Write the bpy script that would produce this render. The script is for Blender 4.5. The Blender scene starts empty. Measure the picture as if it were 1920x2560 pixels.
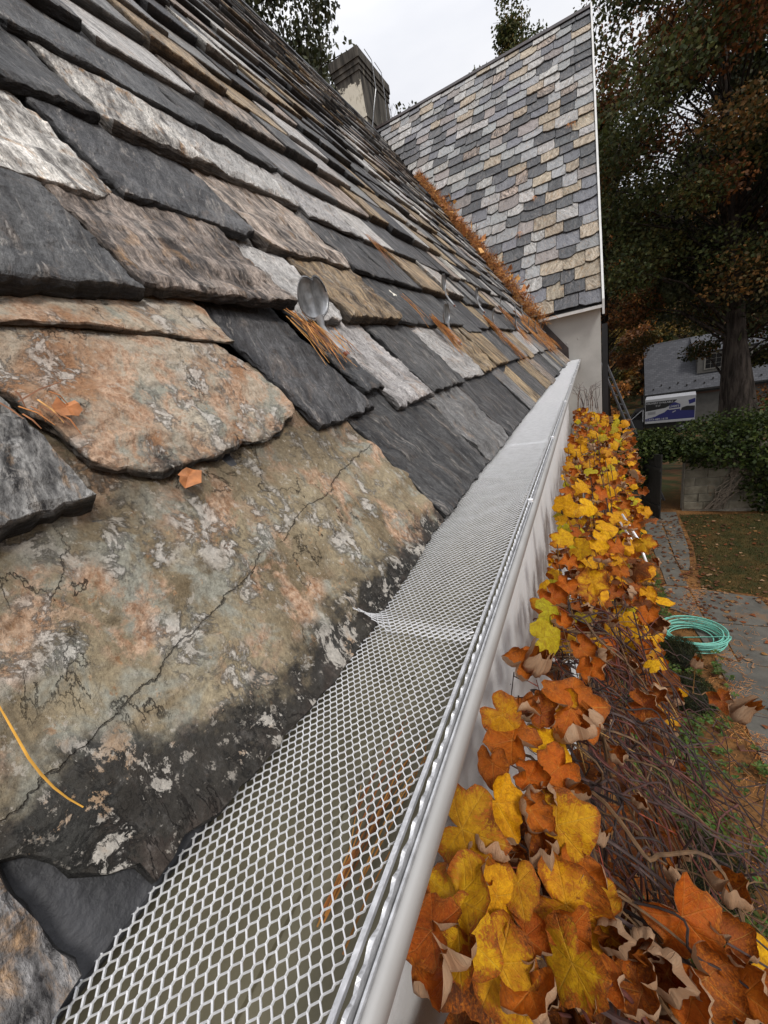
import bpy, math, random
import numpy as np
from math import sin, cos, tan, radians, pi
from mathutils import Vector, Matrix, noise
from mathutils.geometry import delaunay_2d_cdt

random.seed(7); rng = np.random.default_rng(7)
scn = bpy.context.scene
col = scn.collection

# ------------------------------------------------------------------ camera
cam = bpy.data.cameras.new('camera'); camo = bpy.data.objects.new('camera', cam); col.objects.link(camo)
cam.sensor_fit = 'HORIZONTAL'; cam.sensor_width = 36; cam.lens = 18.01
cam.clip_start = .01; cam.clip_end = 2000
AX = np.array([[0.87872, -0.02285, -0.47679], [0.43476, -0.37406, 0.81918], [-0.19707, -0.92712, -0.31876]])
camo.matrix_world = Matrix(((AX[0, 0], -AX[0, 1], -AX[0, 2], 0), (AX[1, 0], -AX[1, 1], -AX[1, 2], 0),
                            (AX[2, 0], -AX[2, 1], -AX[2, 2], 0), (0, 0, 0, 1)))
scn.camera = camo
# ------------------------------------------------------------------ sky (bright overcast) and sun
SUN_EL, SUN_AZ = 52, 118        # azimuth clockwise from +Y (the gutter's direction)
w = bpy.data.worlds.new('World'); scn.world = w; w.use_nodes = True
nt = w.node_tree; nt.nodes.clear()
def wn(t, **k):
    n = nt.nodes.new(t)
    for a, b in k.items(): setattr(n, a, b)
    return n
out = wn('ShaderNodeOutputWorld'); bg = wn('ShaderNodeBackground')
sky = wn('ShaderNodeTexSky', sky_type='NISHITA', sun_disc=False)
sky.sun_elevation = radians(SUN_EL); sky.sun_rotation = radians(SUN_AZ)
sky.air_density = 1.0; sky.dust_density = 3.0; sky.ozone_density = 1.0
tc = wn('ShaderNodeTexCoord'); mp = wn('ShaderNodeMapping'); mp.inputs['Scale'].default_value = (1.2, 1.2, 4.5)
nz = wn('ShaderNodeTexNoise'); nz.inputs['Scale'].default_value = 1.6; nz.inputs['Detail'].default_value = 5; nz.inputs['Roughness'].default_value = .5
rp = wn('ShaderNodeValToRGB')
rp.color_ramp.elements[0].position = .3; rp.color_ramp.elements[0].color = (7.7, 7.95, 8.7, 1)
rp.color_ramp.elements[1].position = .7; rp.color_ramp.elements[1].color = (10.4, 10.4, 10.6, 1)
mx = wn('ShaderNodeMix', data_type='RGBA'); mx.inputs[0].default_value = .93
nt.links.new(tc.outputs['Generated'], mp.inputs['Vector']); nt.links.new(mp.outputs[0], nz.inputs['Vector'])
nt.links.new(nz.outputs['Fac'], rp.inputs[0]); nt.links.new(sky.outputs[0], mx.inputs[6]); nt.links.new(rp.outputs[0], mx.inputs[7])
# overcast sky: the zenith is brighter than the horizon
sx = wn('ShaderNodeSeparateXYZ'); nt.links.new(tc.outputs['Generated'], sx.inputs[0])
mr = wn('ShaderNodeMapRange'); mr.inputs[1].default_value = 0; mr.inputs[2].default_value = 1; mr.inputs[3].default_value = .62; mr.inputs[4].default_value = 1.3
nt.links.new(sx.outputs[2], mr.inputs[0])
ml = wn('ShaderNodeMix', data_type='RGBA', blend_type='MULTIPLY'); ml.inputs[0].default_value = 1
nt.links.new(mx.outputs[2], ml.inputs[6]); nt.links.new(mr.outputs[0], ml.inputs[7]); nt.links.new(ml.outputs[2], bg.inputs[0]); bg.inputs[1].default_value = .088
nt.links.new(bg.outputs[0], out.inputs[0])
sd = bpy.data.lights.new('sun', 'SUN'); so = bpy.data.objects.new('sun', sd); col.objects.link(so)
sd.energy = 1.5; sd.angle = radians(12); sd.color = (1, .965, .92)
sdir = Vector((sin(radians(SUN_AZ)) * cos(radians(SUN_EL)), cos(radians(SUN_AZ)) * cos(radians(SUN_EL)), sin(radians(SUN_EL))))
so.rotation_euler = sdir.to_track_quat('Z', 'Y').to_euler(); so.location = (3, -2, 6)
vs = scn.view_settings; vs.view_transform = 'Standard'; vs.look = 'None'; vs.gamma = 1; vs.exposure = 0.32
cy = scn.cycles; cy.max_bounces = 5; cy.diffuse_bounces = 3; cy.glossy_bounces = 2; cy.transmission_bounces = 2; cy.transparent_max_bounces = 4
scn.display_settings.display_device = 'sRGB'

# ------------------------------------------------------------------ helpers
def link(o, parent=None):
    col.objects.link(o)
    if parent is not None: o.parent = parent
    return o
def tag(o, label=None, cat=None, group=None, kind=None):
    if label: o['label'] = label
    if cat: o['category'] = cat
    if group: o['group'] = group
    if kind: o['kind'] = kind
    return o
def empty(name, loc=(0, 0, 0)):
    o = bpy.data.objects.new(name, None); o.location = loc; o.empty_display_size = .1
    return link(o)
def raw(name, V, F, mat=None, smooth=False, attrs=None):
    me = bpy.data.meshes.new(name)
    me.from_pydata([tuple(v) for v in V], [], [tuple(f) for f in F]); 
    if mat: me.materials.append(mat)
    if attrs:
        for k, a in attrs.items():
            a = np.asarray(a, np.float32)
            if a.ndim == 1:
                at = me.attributes.new(k, 'FLOAT', 'POINT'); at.data.foreach_set('value', a)
            elif a.shape[1] == 3:
                at = me.attributes.new(k, 'FLOAT_VECTOR', 'POINT'); at.data.foreach_set('vector', a.ravel())
            else:
                at = me.attributes.new(k, 'FLOAT_COLOR', 'POINT'); at.data.foreach_set('color', a.ravel())
    if smooth: me.polygons.foreach_set('use_smooth', [True] * len(me.polygons))
    me.update()
    return me
def mk(name, V, F, mat=None, parent=None, smooth=False, attrs=None, loc=None):
    o = bpy.data.objects.new(name, raw(name, V, F, mat, smooth, attrs))
    if loc is not None: o.location = loc
    return link(o, parent)

class MB:
    """collects boxes, tubes, quads; build() links them as one mesh"""
    def __init__(s): s.V = []; s.F = []; s.C = []
    def add(s, V, F, c=None):
        b = len(s.V); s.V += [tuple(v) for v in V]; s.F += [tuple(i + b for i in f) for f in F]
        if c is not None: s.C += [tuple(c)] * len(V)
    def hexa(s, P, c=None):      # 8 corners: bottom 0-3, top 4-7
        s.add(P, [(3, 2, 1, 0), (4, 5, 6, 7), (0, 1, 5, 4), (1, 2, 6, 5), (2, 3, 7, 6), (3, 0, 4, 7)], c)
    def box(s, a, b, c=None):
        x0, y0, z0 = a; x1, y1, z1 = b
        s.hexa([(x0, y0, z0), (x1, y0, z0), (x1, y1, z0), (x0, y1, z0), (x0, y0, z1), (x1, y0, z1), (x1, y1, z1), (x0, y1, z1)], c)
    def tube(s, pts, rad, n=6, c=None, cap=True):
        pts = [Vector(p) for p in pts]; rad = rad if hasattr(rad, '__len__') else [rad] * len(pts)
        V = []; F = []; ref = Vector((.3, .2, .93))
        for i, p in enumerate(pts):
            t = (pts[min(i + 1, len(pts) - 1)] - pts[max(i - 1, 0)])
            t = t.normalized() if t.length > 1e-9 else Vector((0, 0, 1))
            a = t.cross(ref); a = a.normalized() if a.length > 1e-4 else t.orthogonal().normalized()
            b = t.cross(a)
            for k in range(n):
                V.append(p + (a * cos(2 * pi * k / n) + b * sin(2 * pi * k / n)) * rad[i])
        for i in range(len(pts) - 1):
            for k in range(n):
                k2 = (k + 1) % n
                F.append((i * n + k, i * n + k2, (i + 1) * n + k2, (i + 1) * n + k))
        if cap: F += [tuple(range(n - 1, -1, -1)), tuple(range((len(pts) - 1) * n, len(pts) * n))]
        s.add(V, F, c)
    def build(s, name, mat, parent=None, smooth=False, loc=None):
        at = None
        if s.C and len(s.C) == len(s.V): at = {'col': np.array([(*c[:3], 1) for c in s.C])}
        return mk(name, s.V, s.F, mat, parent, smooth, at, loc)

# ------------------------------------------------------------------ materials
def new_mat(name):
    m = bpy.data.materials.new(name); m.use_nodes = True; m.node_tree.nodes.clear()
    return m, NT(m.node_tree)
class NT:
    def __init__(s, t): s.t = t
    def n(s, typ, ins=None, **pr):
        nd = s.t.nodes.new(typ)
        for k, v in pr.items(): setattr(nd, k, v)
        for k, v in (ins or {}).items():
            if hasattr(v, 'is_output') or isinstance(v, bpy.types.NodeSocket): s.t.links.new(v, nd.inputs[k])
            else: nd.inputs[k].default_value = v
        return nd
    def attr(s, name, vec=False): 
        a = s.n('ShaderNodeAttribute', attribute_name=name); return a.outputs['Vector'] if vec == 'v' else (a.outputs['Color'] if vec else a.outputs['Fac'])
    def noise(s, vec, scale, detail=4, rough=.55, dist=0.0):
        d = {'Scale': scale, 'Detail': detail, 'Roughness': rough, 'Distortion': dist}
        if vec is not None: d['Vector'] = vec
        return s.n('ShaderNodeTexNoise', d).outputs['Fac']
    def map(s, vec, scale=(1, 1, 1), rot=(0, 0, 0), loc=(0, 0, 0)):
        return s.n('ShaderNodeMapping', {'Vector': vec, 'Scale': scale, 'Rotation': rot, 'Location': loc}).outputs[0]
    def mix(s, f, a, b, mode='MIX'):
        return s.n('ShaderNodeMix', {0: f, 6: a, 7: b}, data_type='RGBA', blend_type=mode).outputs[2]
    def math(s, op, a, b=0.0, c=0.0, clamp=False):
        return s.n('ShaderNodeMath', {0: a, 1: b, 2: c}, operation=op, use_clamp=clamp).outputs[0]
    def step(s, v, lo, hi):
        return s.n('ShaderNodeMapRange', {0: v, 1: lo, 2: hi, 3: 0.0, 4: 1.0}, interpolation_type='SMOOTHSTEP').outputs[0]
    def sep(s, v): return s.n('ShaderNodeSeparateXYZ', {0: v}).outputs
    def pos(s): return s.n('ShaderNodeNewGeometry').outputs['Position']
    def obj(s): return s.n('ShaderNodeTexCoord').outputs['Object']
    def bump(s, h, strength, dist=.01, normal=None):
        d = {'Height': h, 'Strength': strength, 'Distance': dist}
        if normal is not None: d['Normal'] = normal
        return s.n('ShaderNodeBump', d).outputs[0]
    def bsdf(s, colr, rough=.7, normal=None, metal=0.0, spec=.5, trans=None, **k):
        d = {'Base Color': colr, 'Roughness': rough, 'Metallic': metal, 'Specular IOR Level': spec}
        if normal is not None: d['Normal'] = normal
        d.update(k)
        b = s.n('ShaderNodeBsdfPrincipled', d).outputs[0]
        if trans is not None:
            t = s.n('ShaderNodeBsdfTranslucent', {'Color': colr}).outputs[0]
            b = s.n('ShaderNodeMixShader', {0: trans, 1: b, 2: t}).outputs[0]
        s.n('ShaderNodeOutputMaterial', {0: b}); return b
def rgb(r, g, b): return (r, g, b, 1)
def simple(name, c, rough=.6, metal=0., var=.25, scale=30, bump=.15, spec=.5, trans=None, usecol=False, bdist=.004):
    m, t = new_mat(name); p = t.pos(); f = t.noise(p, scale, 5)
    base = t.attr('col', True) if usecol else rgb(*c)
    lo = t.mix(1.0, base, rgb(1 - var, 1 - var, 1 - var), 'MULTIPLY'); hi = t.mix(1.0, base, rgb(1 + var, 1 + var, 1 + var), 'MULTIPLY')
    cc = t.mix(t.step(f, .3, .7), lo, hi)
    nn = t.bump(t.noise(p, scale * 3, 4), bump, bdist) if bump else None
    t.bsdf(cc, rough, nn, metal, spec, trans); return m

def slate_material():
    m, t = new_mat('slate'); sc = t.attr('sc', 'v'); par = t.sep(t.attr('par', 'v'))   # par: speckle, lichen, streak contrast
    cA = t.attr('cA', True); cB = t.attr('cB', True)
    st = t.map(sc, (5, 26, 40)); f1 = t.noise(st, 1.5, 7, .62, .8)
    st2 = t.map(sc, (16, 120, 160)); f2 = t.noise(st2, 1.0, 5, .6)
    big = t.noise(t.map(sc, (4, 9, 9)), 1.0, 3, .5, 1.0)
    f = t.math('ADD', t.math('MULTIPLY', f1, .6), t.math('MULTIPLY', f2, .22)); f = t.math('ADD', f, t.math('MULTIPLY', big, .25))
    fs = t.math('ADD', t.math('MULTIPLY', t.math('SUBTRACT', f, .535), t.math('MULTIPLY', par[2], 2.3)), .48, clamp=True)
    c = t.mix(fs, cA, cB)
    # pale scratches and mineral streaks
    sc3 = t.step(t.noise(t.map(sc, (9, 55, 60), loc=(3, 1, 0)), 1.6, 6, .7, .6), .59, .68)
    c = t.mix(t.math('MULTIPLY', sc3, .62), c, t.mix(.45, cB, rgb(.5, .46, .41)))
    bd = t.noise(t.map(sc, (3.2, 15, 15), loc=(8, 3, 1)), 1.1, 7, .7, 1.2); bm_ = t.math('MULTIPLY', t.step(bd, .56, .6), t.step(t.noise(t.map(sc, (25, 130, 90)), 1., 5, .7), .4, .62))
    c = t.mix(t.math('MULTIPLY', bm_, .55), c, t.mix(.5, cB, rgb(.58, .52, .45)))
    # speckle of dark pits
    sp = t.step(t.noise(t.map(sc, (60, 170, 170)), 1.3, 3, .5), .62, .68)
    c = t.mix(t.math('MULTIPLY', sp, par[0]), c, rgb(.035, .032, .03))
    # dark grime blotches
    gr = t.step(t.noise(t.map(sc, (9, 17, 17), loc=(7, 0, 2)), 1.2, 6, .65, .5), .5, .68)
    c = t.mix(t.math('MULTIPLY', gr, .55), c, t.mix(.75, cA, rgb(.04, .034, .03)))
    # lichen: crusty pale and orange patches
    ln = t.noise(t.map(sc, (11, 15, 15), loc=(1, 9, 4)), 1.3, 9, .68, .4)
    lm = t.math('MULTIPLY', t.step(ln, .56, .62), par[1])
    lc = t.mix(t.step(t.noise(t.map(sc, (8, 8, 8), loc=(5, 2, 2)), 1.3, 3), .45, .6), rgb(.5, .48, .44), rgb(.5, .3, .15))
    c = t.mix(lm, c, lc)
    ru = t.math('MULTIPLY', t.step(t.noise(t.map(sc, (10, 26, 20), loc=(12, 5, 4)), 1.2, 7, .68, .5), .54, .66), t.math('MULTIPLY', par[1], 1.6, clamp=True) if False else t.math('MINIMUM', t.math('MULTIPLY', par[1], 1.7), .8)); c = t.mix(ru, c, t.mix(gr, rgb(.42, .24, .1), rgb(.2, .1, .045)))
    # grit
    gn = t.noise(t.map(sc, (110, 300, 300), loc=(4, 4, 4)), 1.0, 5, .75)
    c = t.mix(1.0, c, t.n('ShaderNodeMapRange', {0: gn, 1: .32, 2: .68, 3: .42, 4: 1.58}).outputs[0], 'MULTIPLY')
    # sides of the slate: layered dark rock, darkened further by shade put into the colour
    sd_ = t.attr('side'); edge = t.mix(t.step(t.noise(t.map(sc, (30, 30, 420)), 1.0, 4, .6), .4, .7), t.mix(.8, cA, rgb(.006, .006, .006)), t.mix(.12, t.mix(1., cA, rgb(.6, .6, .6), 'MULTIPLY'), cB))
    c = t.mix(t.math('MULTIPLY', sd_, .92), c, edge)
    h1 = t.math('ADD', t.math('MULTIPLY', f1, 1.0), t.math('MULTIPLY', f2, .45)); h1 = t.math('ADD', h1, t.math('MULTIPLY', lm, .15))
    fl = t.math('SNAP', t.noise(t.map(sc, (8, 20, 20), loc=(2, 2, 2)), 1.2, 6, .6, .5), .09)       # flaked layers
    h1 = t.math('ADD', h1, t.math('MULTIPLY', fl, 1.6)); h1 = t.math('ADD', h1, t.math('MULTIPLY', t.noise(t.map(sc, (150, 260, 300)), 1, 4, .7), .3))
    nrm = t.bump(h1, 1.0, .010)
    rg = t.math('ADD', .5, t.math('MULTIPLY', f2, .3))
    t.bsdf(c, rg, nrm, spec=.35); return m

def lichen_slate_material():
    """the big olive slate at the eave: crusts of orange, pink and white lichen, black stain along its butt"""
    m, t = new_mat('lichen_slate'); sc = t.attr('sc', 'v'); x = t.sep(t.attr('ys', 'v'))
    b1 = t.noise(t.map(sc, (9, 12, 12)), 1.0, 7, .6, .8)
    fine = t.noise(t.map(sc, (100, 140, 140)), 1.0, 6, .72)
    c = t.mix(t.step(b1, .3, .7), rgb(.17, .125, .07), rgb(.40, .33, .215))
    wr = t.attr('warm')
    c = t.mix(t.math('MULTIPLY', wr, .75), c, t.mix(t.step(b1, .35, .6), rgb(.40, .2, .1), rgb(.56, .48, .38)))
    c = t.mix(t.step(t.noise(t.map(sc, (11, 13, 13), loc=(4, 4, 0)), 1.3, 5, .6, .6), .5, .62), c, rgb(.33, .32, .26))
    c = t.mix(t.math('MULTIPLY', t.step(fine, .45, .7), .45), c, rgb(.09, .075, .05))
    # pink-orange crusts
    o = t.noise(t.map(sc, (14, 19, 19), loc=(11, 3, 0)), 1.2, 9, .72, .3)
    ob = t.step(t.noise(t.map(sc, (7, 9, 9), loc=(8.3, 1.2, 0)), 1.5, 2, .5), .42, .56)
    c = t.mix(t.math('MULTIPLY', t.math('MULTIPLY', t.step(o, .46, .56), ob), .85), c, t.mix(t.step(fine, .35, .65), rgb(.30, .15, .075), rgb(.66, .46, .32)))
    o2 = t.step(t.noise(t.map(sc, (32, 40, 40), loc=(1, 13, 0)), 1.4, 8, .7, .2), .6, .64)
    c = t.mix(t.math('MULTIPLY', o2, .6), c, t.mix(t.step(fine, .4, .6), rgb(.28, .13, .05), rgb(.56, .36, .2)))
    # grey-white crusts
    wv = t.noise(t.map(sc, (20, 27, 27), loc=(2, 7, 3)), 1.3, 10, .75, .35)
    wb = t.step(t.noise(t.map(sc, (8, 10, 10), loc=(0, 6.5, 0)), 1.5, 2, .5), .45, .58)
    wm = t.math('MULTIPLY', t.step(wv, .50, .57), wb)
    c = t.mix(t.math('MULTIPLY', wm, .72), c, t.mix(fine, rgb(.40, .37, .32), rgb(.78, .74, .68)))
    # black algae stain growing up from the dripping edge
    s_n = t.math('ADD', x[1], t.math('MULTIPLY', t.math('SUBTRACT', t.noise(t.map(sc, (22, 22, 22), loc=(3, 3, 9)), 1.2, 7, .65), .5), .14))
    s_n = t.math('SUBTRACT', s_n, t.math('MULTIPLY', t.math('SUBTRACT', 1., t.step(x[0], .03, .15)), .075))
    st = t.math('SUBTRACT', 1.0, t.step(s_n, .014, .05))
    c = t.mix(t.math('MULTIPLY', st, .93), c, t.mix(t.step(fine, .5, .75), rgb(.022, .021, .02), rgb(.085, .08, .075)))
    sp = t.math('MULTIPLY', t.step(wv, .55, .575), st)
    c = t.mix(t.math('MULTIPLY', sp, .85), c, t.mix(t.step(b1, .5, .6), rgb(.5, .46, .4), rgb(.45, .3, .18)))
    # brown water stain below the slate above
    up = t.step(t.math('ADD', x[1], t.math('MULTIPLY', t.math('SUBTRACT', b1, .5), .2)), .17, .27)
    up = t.math('MULTIPLY', up, t.math('SUBTRACT', 1., t.math('MULTIPLY', wr, .6)))
    c = t.mix(t.math('MULTIPLY', up, .62), c, rgb(.085, .06, .033))
    dk = t.step(t.noise(t.map(sc, (24, 36, 36), loc=(6, 6, 6)), 1.3, 7, .7, .6), .63, .7)
    c = t.mix(t.math('MULTIPLY', dk, .5), c, rgb(.025, .022, .018))
    # hairline cracks: wandering contour lines, and the long one running up to the right corner
    def iso(loc, scl, wd): return t.math('SUBTRACT', 1.0, t.step(t.math('ABSOLUTE', t.math('SUBTRACT', t.noise(t.map(sc, scl, loc=loc), 1.0, 8, .62, .4), .5)), .0, wd))
    cm = t.step(t.noise(t.map(sc, (6, 6, 6), loc=(9, 9, 9)), 1.4, 2), .47, .56)
    crm = t.math('MULTIPLY', iso((5, 5, 5), (5, 9, 5), .005), cm)
    wob = t.math('MULTIPLY', t.math('SUBTRACT', t.noise(t.map(sc, (14, 14, 14)), 1.0, 6, .65), .5), .05)
    ln_ = t.math('ABSOLUTE', t.math('ADD', t.math('SUBTRACT', x[1], t.math('ADD', .085, t.math('MULTIPLY', x[0], .17))), wob))
    lcr = t.math('MULTIPLY', t.math('SUBTRACT', 1.0, t.step(ln_, .0001, .0011)), t.math('MULTIPLY', t.step(b1, .4, .5), t.math('SUBTRACT', 1., wr)))
    halo = t.math('MULTIPLY', t.math('SUBTRACT', 1.0, t.step(ln_, .0, .012)), t.step(b1, .45, .65))
    c = t.mix(t.math('MULTIPLY', halo, .35), c, rgb(.05, .04, .03))
    crm = t.math('MAXIMUM', crm, lcr)
    c = t.mix(t.math('MULTIPLY', crm, .6), c, rgb(.04, .03, .022))
    gn = t.noise(t.map(sc, (230, 300, 300), loc=(4, 4, 4)), 1.0, 5, .75)
    c = t.mix(1.0, c, t.n('ShaderNodeMapRange', {0: gn, 1: .32, 2: .68, 3: .7, 4: 1.3}).outputs[0], 'MULTIPLY')
    wf = t.math('MULTIPLY', t.step(t.noise(t.map(sc, (70, 90, 90), loc=(8, 1, 4)), 1.0, 6, .75), .58, .63), .55); c = t.mix(wf, c, rgb(.52, .47, .40))
    c = t.mix(t.math('MULTIPLY', t.attr('side'), .85), c, rgb(.025, .024, .022))
    h = t.math('ADD', t.math('MULTIPLY', b1, .5), t.math('MULTIPLY', fine, .5)); h = t.math('ADD', h, t.math('MULTIPLY', wm, .3)); h = t.math('SUBTRACT', h, crm)
    h = t.math('ADD', h, t.math('MULTIPLY', gn, .25)); t.bsdf(c, .72, t.bump(h, 1.0, .008), spec=.3); return m

def leaf_material(name='vine_leaf'):
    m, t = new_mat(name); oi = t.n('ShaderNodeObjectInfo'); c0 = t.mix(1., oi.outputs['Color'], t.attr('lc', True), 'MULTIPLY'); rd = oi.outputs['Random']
    rad = t.attr('rad'); vein = t.attr('vein'); lp = t.attr('lp', 'v')
    off = t.n('ShaderNodeCombineXYZ', {0: t.math('MULTIPLY', rd, 40.), 1: t.math('MULTIPLY', rd, 17.)}).outputs[0]
    v = t.n('ShaderNodeVectorMath', {0: lp, 1: off}, operation='ADD').outputs[0]
    n1 = t.noise(v, 2.2, 6, .65, .3); n2 = t.noise(v, 17, 5, .72)
    # browning starts at the margin and between the veins
    br = t.math('ADD', t.math('MULTIPLY', t.math('POWER', rad, 3.0), .42), t.math('MULTIPLY', t.math('SUBTRACT', n1, .22), 1.35)); br = t.math('ADD', br, t.math('MULTIPLY', t.math('SUBTRACT', n2, .5), 1.25))
    br = t.math('SUBTRACT', br, t.math('MULTIPLY', vein, .14))
    a = t.math('ADD', oi.outputs['Alpha'], t.attr('lb'))                                     # share of the blade turned brown
    lo = t.math('SUBTRACT', .98, t.math('MULTIPLY', a, .75))
    bm = t.n('ShaderNodeMapRange', {0: br, 1: lo, 2: t.math('ADD', lo, .2), 3: 0., 4: 1.}).outputs[0]
    n3 = t.noise(v, 5, 6, .68, .4); brown = t.mix(t.step(n2, .36, .64), rgb(.14, .034, .008), rgb(.46, .125, .012)); brown = t.mix(t.math('MULTIPLY', t.step(n3, .45, .68), .65), brown, rgb(.085, .024, .008)); brown = t.mix(t.math('MULTIPLY', t.math('SUBTRACT', 1., t.step(n3, .3, .45)), .55), brown, rgb(.62, .24, .02))
    hue = t.mix(t.step(n3, .3, .7), t.mix(1., c0, rgb(.72, .58, .6), 'MULTIPLY'), t.mix(1., c0, rgb(1.12, 1.15, 1.0), 'MULTIPLY'))
    hue = t.mix(1., hue, t.n('ShaderNodeMapRange', {0: n2, 1: .3, 2: .7, 3: .75, 4: 1.2}).outputs[0], 'MULTIPLY')
    c = t.mix(bm, hue, brown)
    c = t.mix(t.math('MULTIPLY', t.step(vein, .82, .99), .6), c, t.mix(.5, c0, rgb(.5, .3, .06)))
    L3 = t.sep(lp); an = t.math('ABSOLUTE', t.math('ARCTAN2', L3[1], L3[0])); rr = t.math('SQRT', t.math('ADD', t.math('MULTIPLY', L3[0], L3[0]), t.math('MULTIPLY', L3[1], L3[1])))
    mo = t.math('MINIMUM', an, t.math('MINIMUM', t.math('ABSOLUTE', t.math('SUBTRACT', an, 1.15)), t.math('ABSOLUTE', t.math('SUBTRACT', an, 2.15))))
    ofs = t.math('MULTIPLY', rr, t.math('SINE', mo)); dd = t.math('MULTIPLY', rr, t.math('COSINE', mo))
    fr = t.math('FRACT', t.math('ADD', t.math('MULTIPLY', t.math('SUBTRACT', dd, t.math('MULTIPLY', ofs, .9)), 7.), t.math('MULTIPLY', n1, .5)))
    sec = t.math('SUBTRACT', 1., t.step(t.math('ABSOLUTE', t.math('SUBTRACT', fr, .5)), .02, .12))
    mid = t.math('SUBTRACT', 1., t.step(ofs, .004, .022)); vv_ = t.math('MAXIMUM', mid, t.math('MULTIPLY', sec, .55))
    c = t.mix(t.math('MULTIPLY', vv_, .2), c, t.mix(.55, c, rgb(.55, .36, .10)))
    spots = t.step(t.noise(v, 24, 3, .6), .68, .74); c = t.mix(t.math('MULTIPLY', spots, .5), c, rgb(.1, .04, .012))
    back = t.n('ShaderNodeNewGeometry').outputs['Backfacing']
    c = t.mix(t.math('MULTIPLY', back, .8), c, t.mix(n1, rgb(.36, .19, .09), rgb(.62, .47, .32)))
    h = t.math('ADD', t.math('MULTIPLY', vv_, -.3), t.math('MULTIPLY', n2, .6))
    t.bsdf(c, .5, t.bump(h, .7, .004), spec=.16, trans=.2); return m

M = {}
M['slate'] = slate_material(); M['lichen'] = lichen_slate_material(); M['leaf'] = leaf_material()
M['felt'] = simple('roof_underlay', (.028, .027, .028), .75, var=.3, scale=14, bump=.3)
M['starter'] = simple('starter_slate', (.036, .036, .039), .6, var=.45, scale=40, bump=.5)
M['guard_alu'] = simple('mesh_aluminium', (.95, .95, .96), .3, metal=.3, var=.06, scale=60, bump=.05)
M['hem'] = simple('hem_aluminium', (.55, .55, .56), .4, metal=.5, var=.2, scale=90, bump=.2)
M['gutter'] = simple('gutter_paint', (.36, .35, .335), .5, var=.06, scale=18, bump=.04)
M['trough'] = simple('gutter_inside', (.21, .188, .125), .6, var=.22, scale=9, bump=.1)
M['zinc'] = simple('galvanised_pad', (.32, .325, .33), .4, metal=.7, var=.35, scale=45, bump=.2)
M['zinc_light'] = simple('bright_zinc_strap', (.42, .43, .44), .45, metal=.3, var=.2, scale=45, bump=.2)
M['rust'] = simple('rusty_strap', (.25, .07, .03), .7, var=.4, scale=80, bump=.3)
M['needle'] = simple('dry_pine_needle', (.58, .24, .06), .55, var=.45, scale=60, bump=0, trans=.15)
M['brown_metal'] = simple('brown_flashing', (.045, .033, .03), .45, var=.3, scale=14, bump=.1, metal=.2)
M['white_trim'] = simple('white_trim', (.68, .67, .64), .5, var=.08, scale=12, bump=.08)
M['black_metal'] = simple('black_downspout', (.012, .012, .013), .45, var=.2, scale=10, bump=.05)

def stucco(name, c, stain=.2):
    m, t = new_mat(name); p = t.pos()
    f = t.noise(p, 2.2, 7, .6); g = t.noise(p, 60, 6, .7)
    cc = t.mix(t.step(f, .35, .7), rgb(*[v * (1 - stain) for v in c]), rgb(*c)); cc = t.mix(t.math('MULTIPLY', t.step(g, .5, .75), .22), cc, rgb(*[v * .7 for v in c]))
    dr = t.step(t.noise(t.map(p, (9, 9, .8)), 1., 5, .6), .55, .72); cc = t.mix(t.math('MULTIPLY', dr, stain), cc, rgb(*[v * .6 for v in c]))
    h = t.math('ADD', g, t.math('MULTIPLY', t.noise(p, 190, 3, .6), .5))
    t.bsdf(cc, .85, t.bump(h, .35, .004), spec=.2); return m
M['stucco'] = stucco('stucco_wall', (.5, .485, .45)); M['graywall'] = stucco('painted_wall', (.74, .74, .735), .05)

def bark(name, a, b):
    m, t = new_mat(name); p = t.pos(); f = t.noise(t.map(p, (5, 5, .9)), 1.6, 7, .65, .4); g = t.noise(t.map(p, (22, 22, 5)), 1, 4, .6)
    t.bsdf(t.mix(t.step(f, .32, .68), rgb(*a), rgb(*b)), .9, t.bump(t.math('ADD', f, t.math('MULTIPLY', g, .4)), 1., .05), spec=.15); return m
M['bark'] = bark('bark', (.014, .011, .009), (.075, .06, .05)); M['stem'] = simple('vine_stem', (.075, .04, .03), .75, var=.4, scale=50, bump=.3)
M['foliage'] = simple('foliage', (.05, .06, .02), .6, var=.35, scale=3, bump=0, spec=.25, trans=.25, usecol=True)

# ================================================================== THE HOUSE
house = empty('slate_house', (-2, 4, -5.5))
HL = Vector((-2, 4, -5.5))
tag(house, 'slate roofed pale house with mesh covered gutter and a steep projecting wing', 'house')
def hp(name, V, F, mat, smooth=False, attrs=None, parent=None):
    """a mesh under the house (or a part of it) given in world coordinates"""
    o = mk(name, V, F, mat, None, smooth, attrs)
    par(o, parent or house); return o
def wmat(o):
    m = Matrix.Translation(o.location)
    return m if o.parent is None else wmat(o.parent) @ o.matrix_parent_inverse @ m
def par(o, p):
    o.parent = p; o.matrix_parent_inverse = wmat(p).inverted()

# ---- roof frames
TH = radians(55); E0 = np.array([-.2365, 0., -.255]); MU = np.array([0., 1, 0]); MV = np.array([-cos(TH), 0, sin(TH)]); MN = np.array([sin(TH), 0, cos(TH)])
TW = radians(50.3); W0 = np.array([.168, 6.298, .40]); WU = np.array([1., 0, 0]); WV = np.array([0, cos(TW), sin(TW)]); WN = np.array([0, -sin(TW), cos(TW)])
RIDGE_S = 6.45; WRIDGE_S = 6.5
def valley_y(z): return 6.36 if z < .36 else 6.30 + (z - .40) / tan(TW)
def valley_x(z): return E0[0] - (z - E0[2]) / tan(TH)

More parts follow.
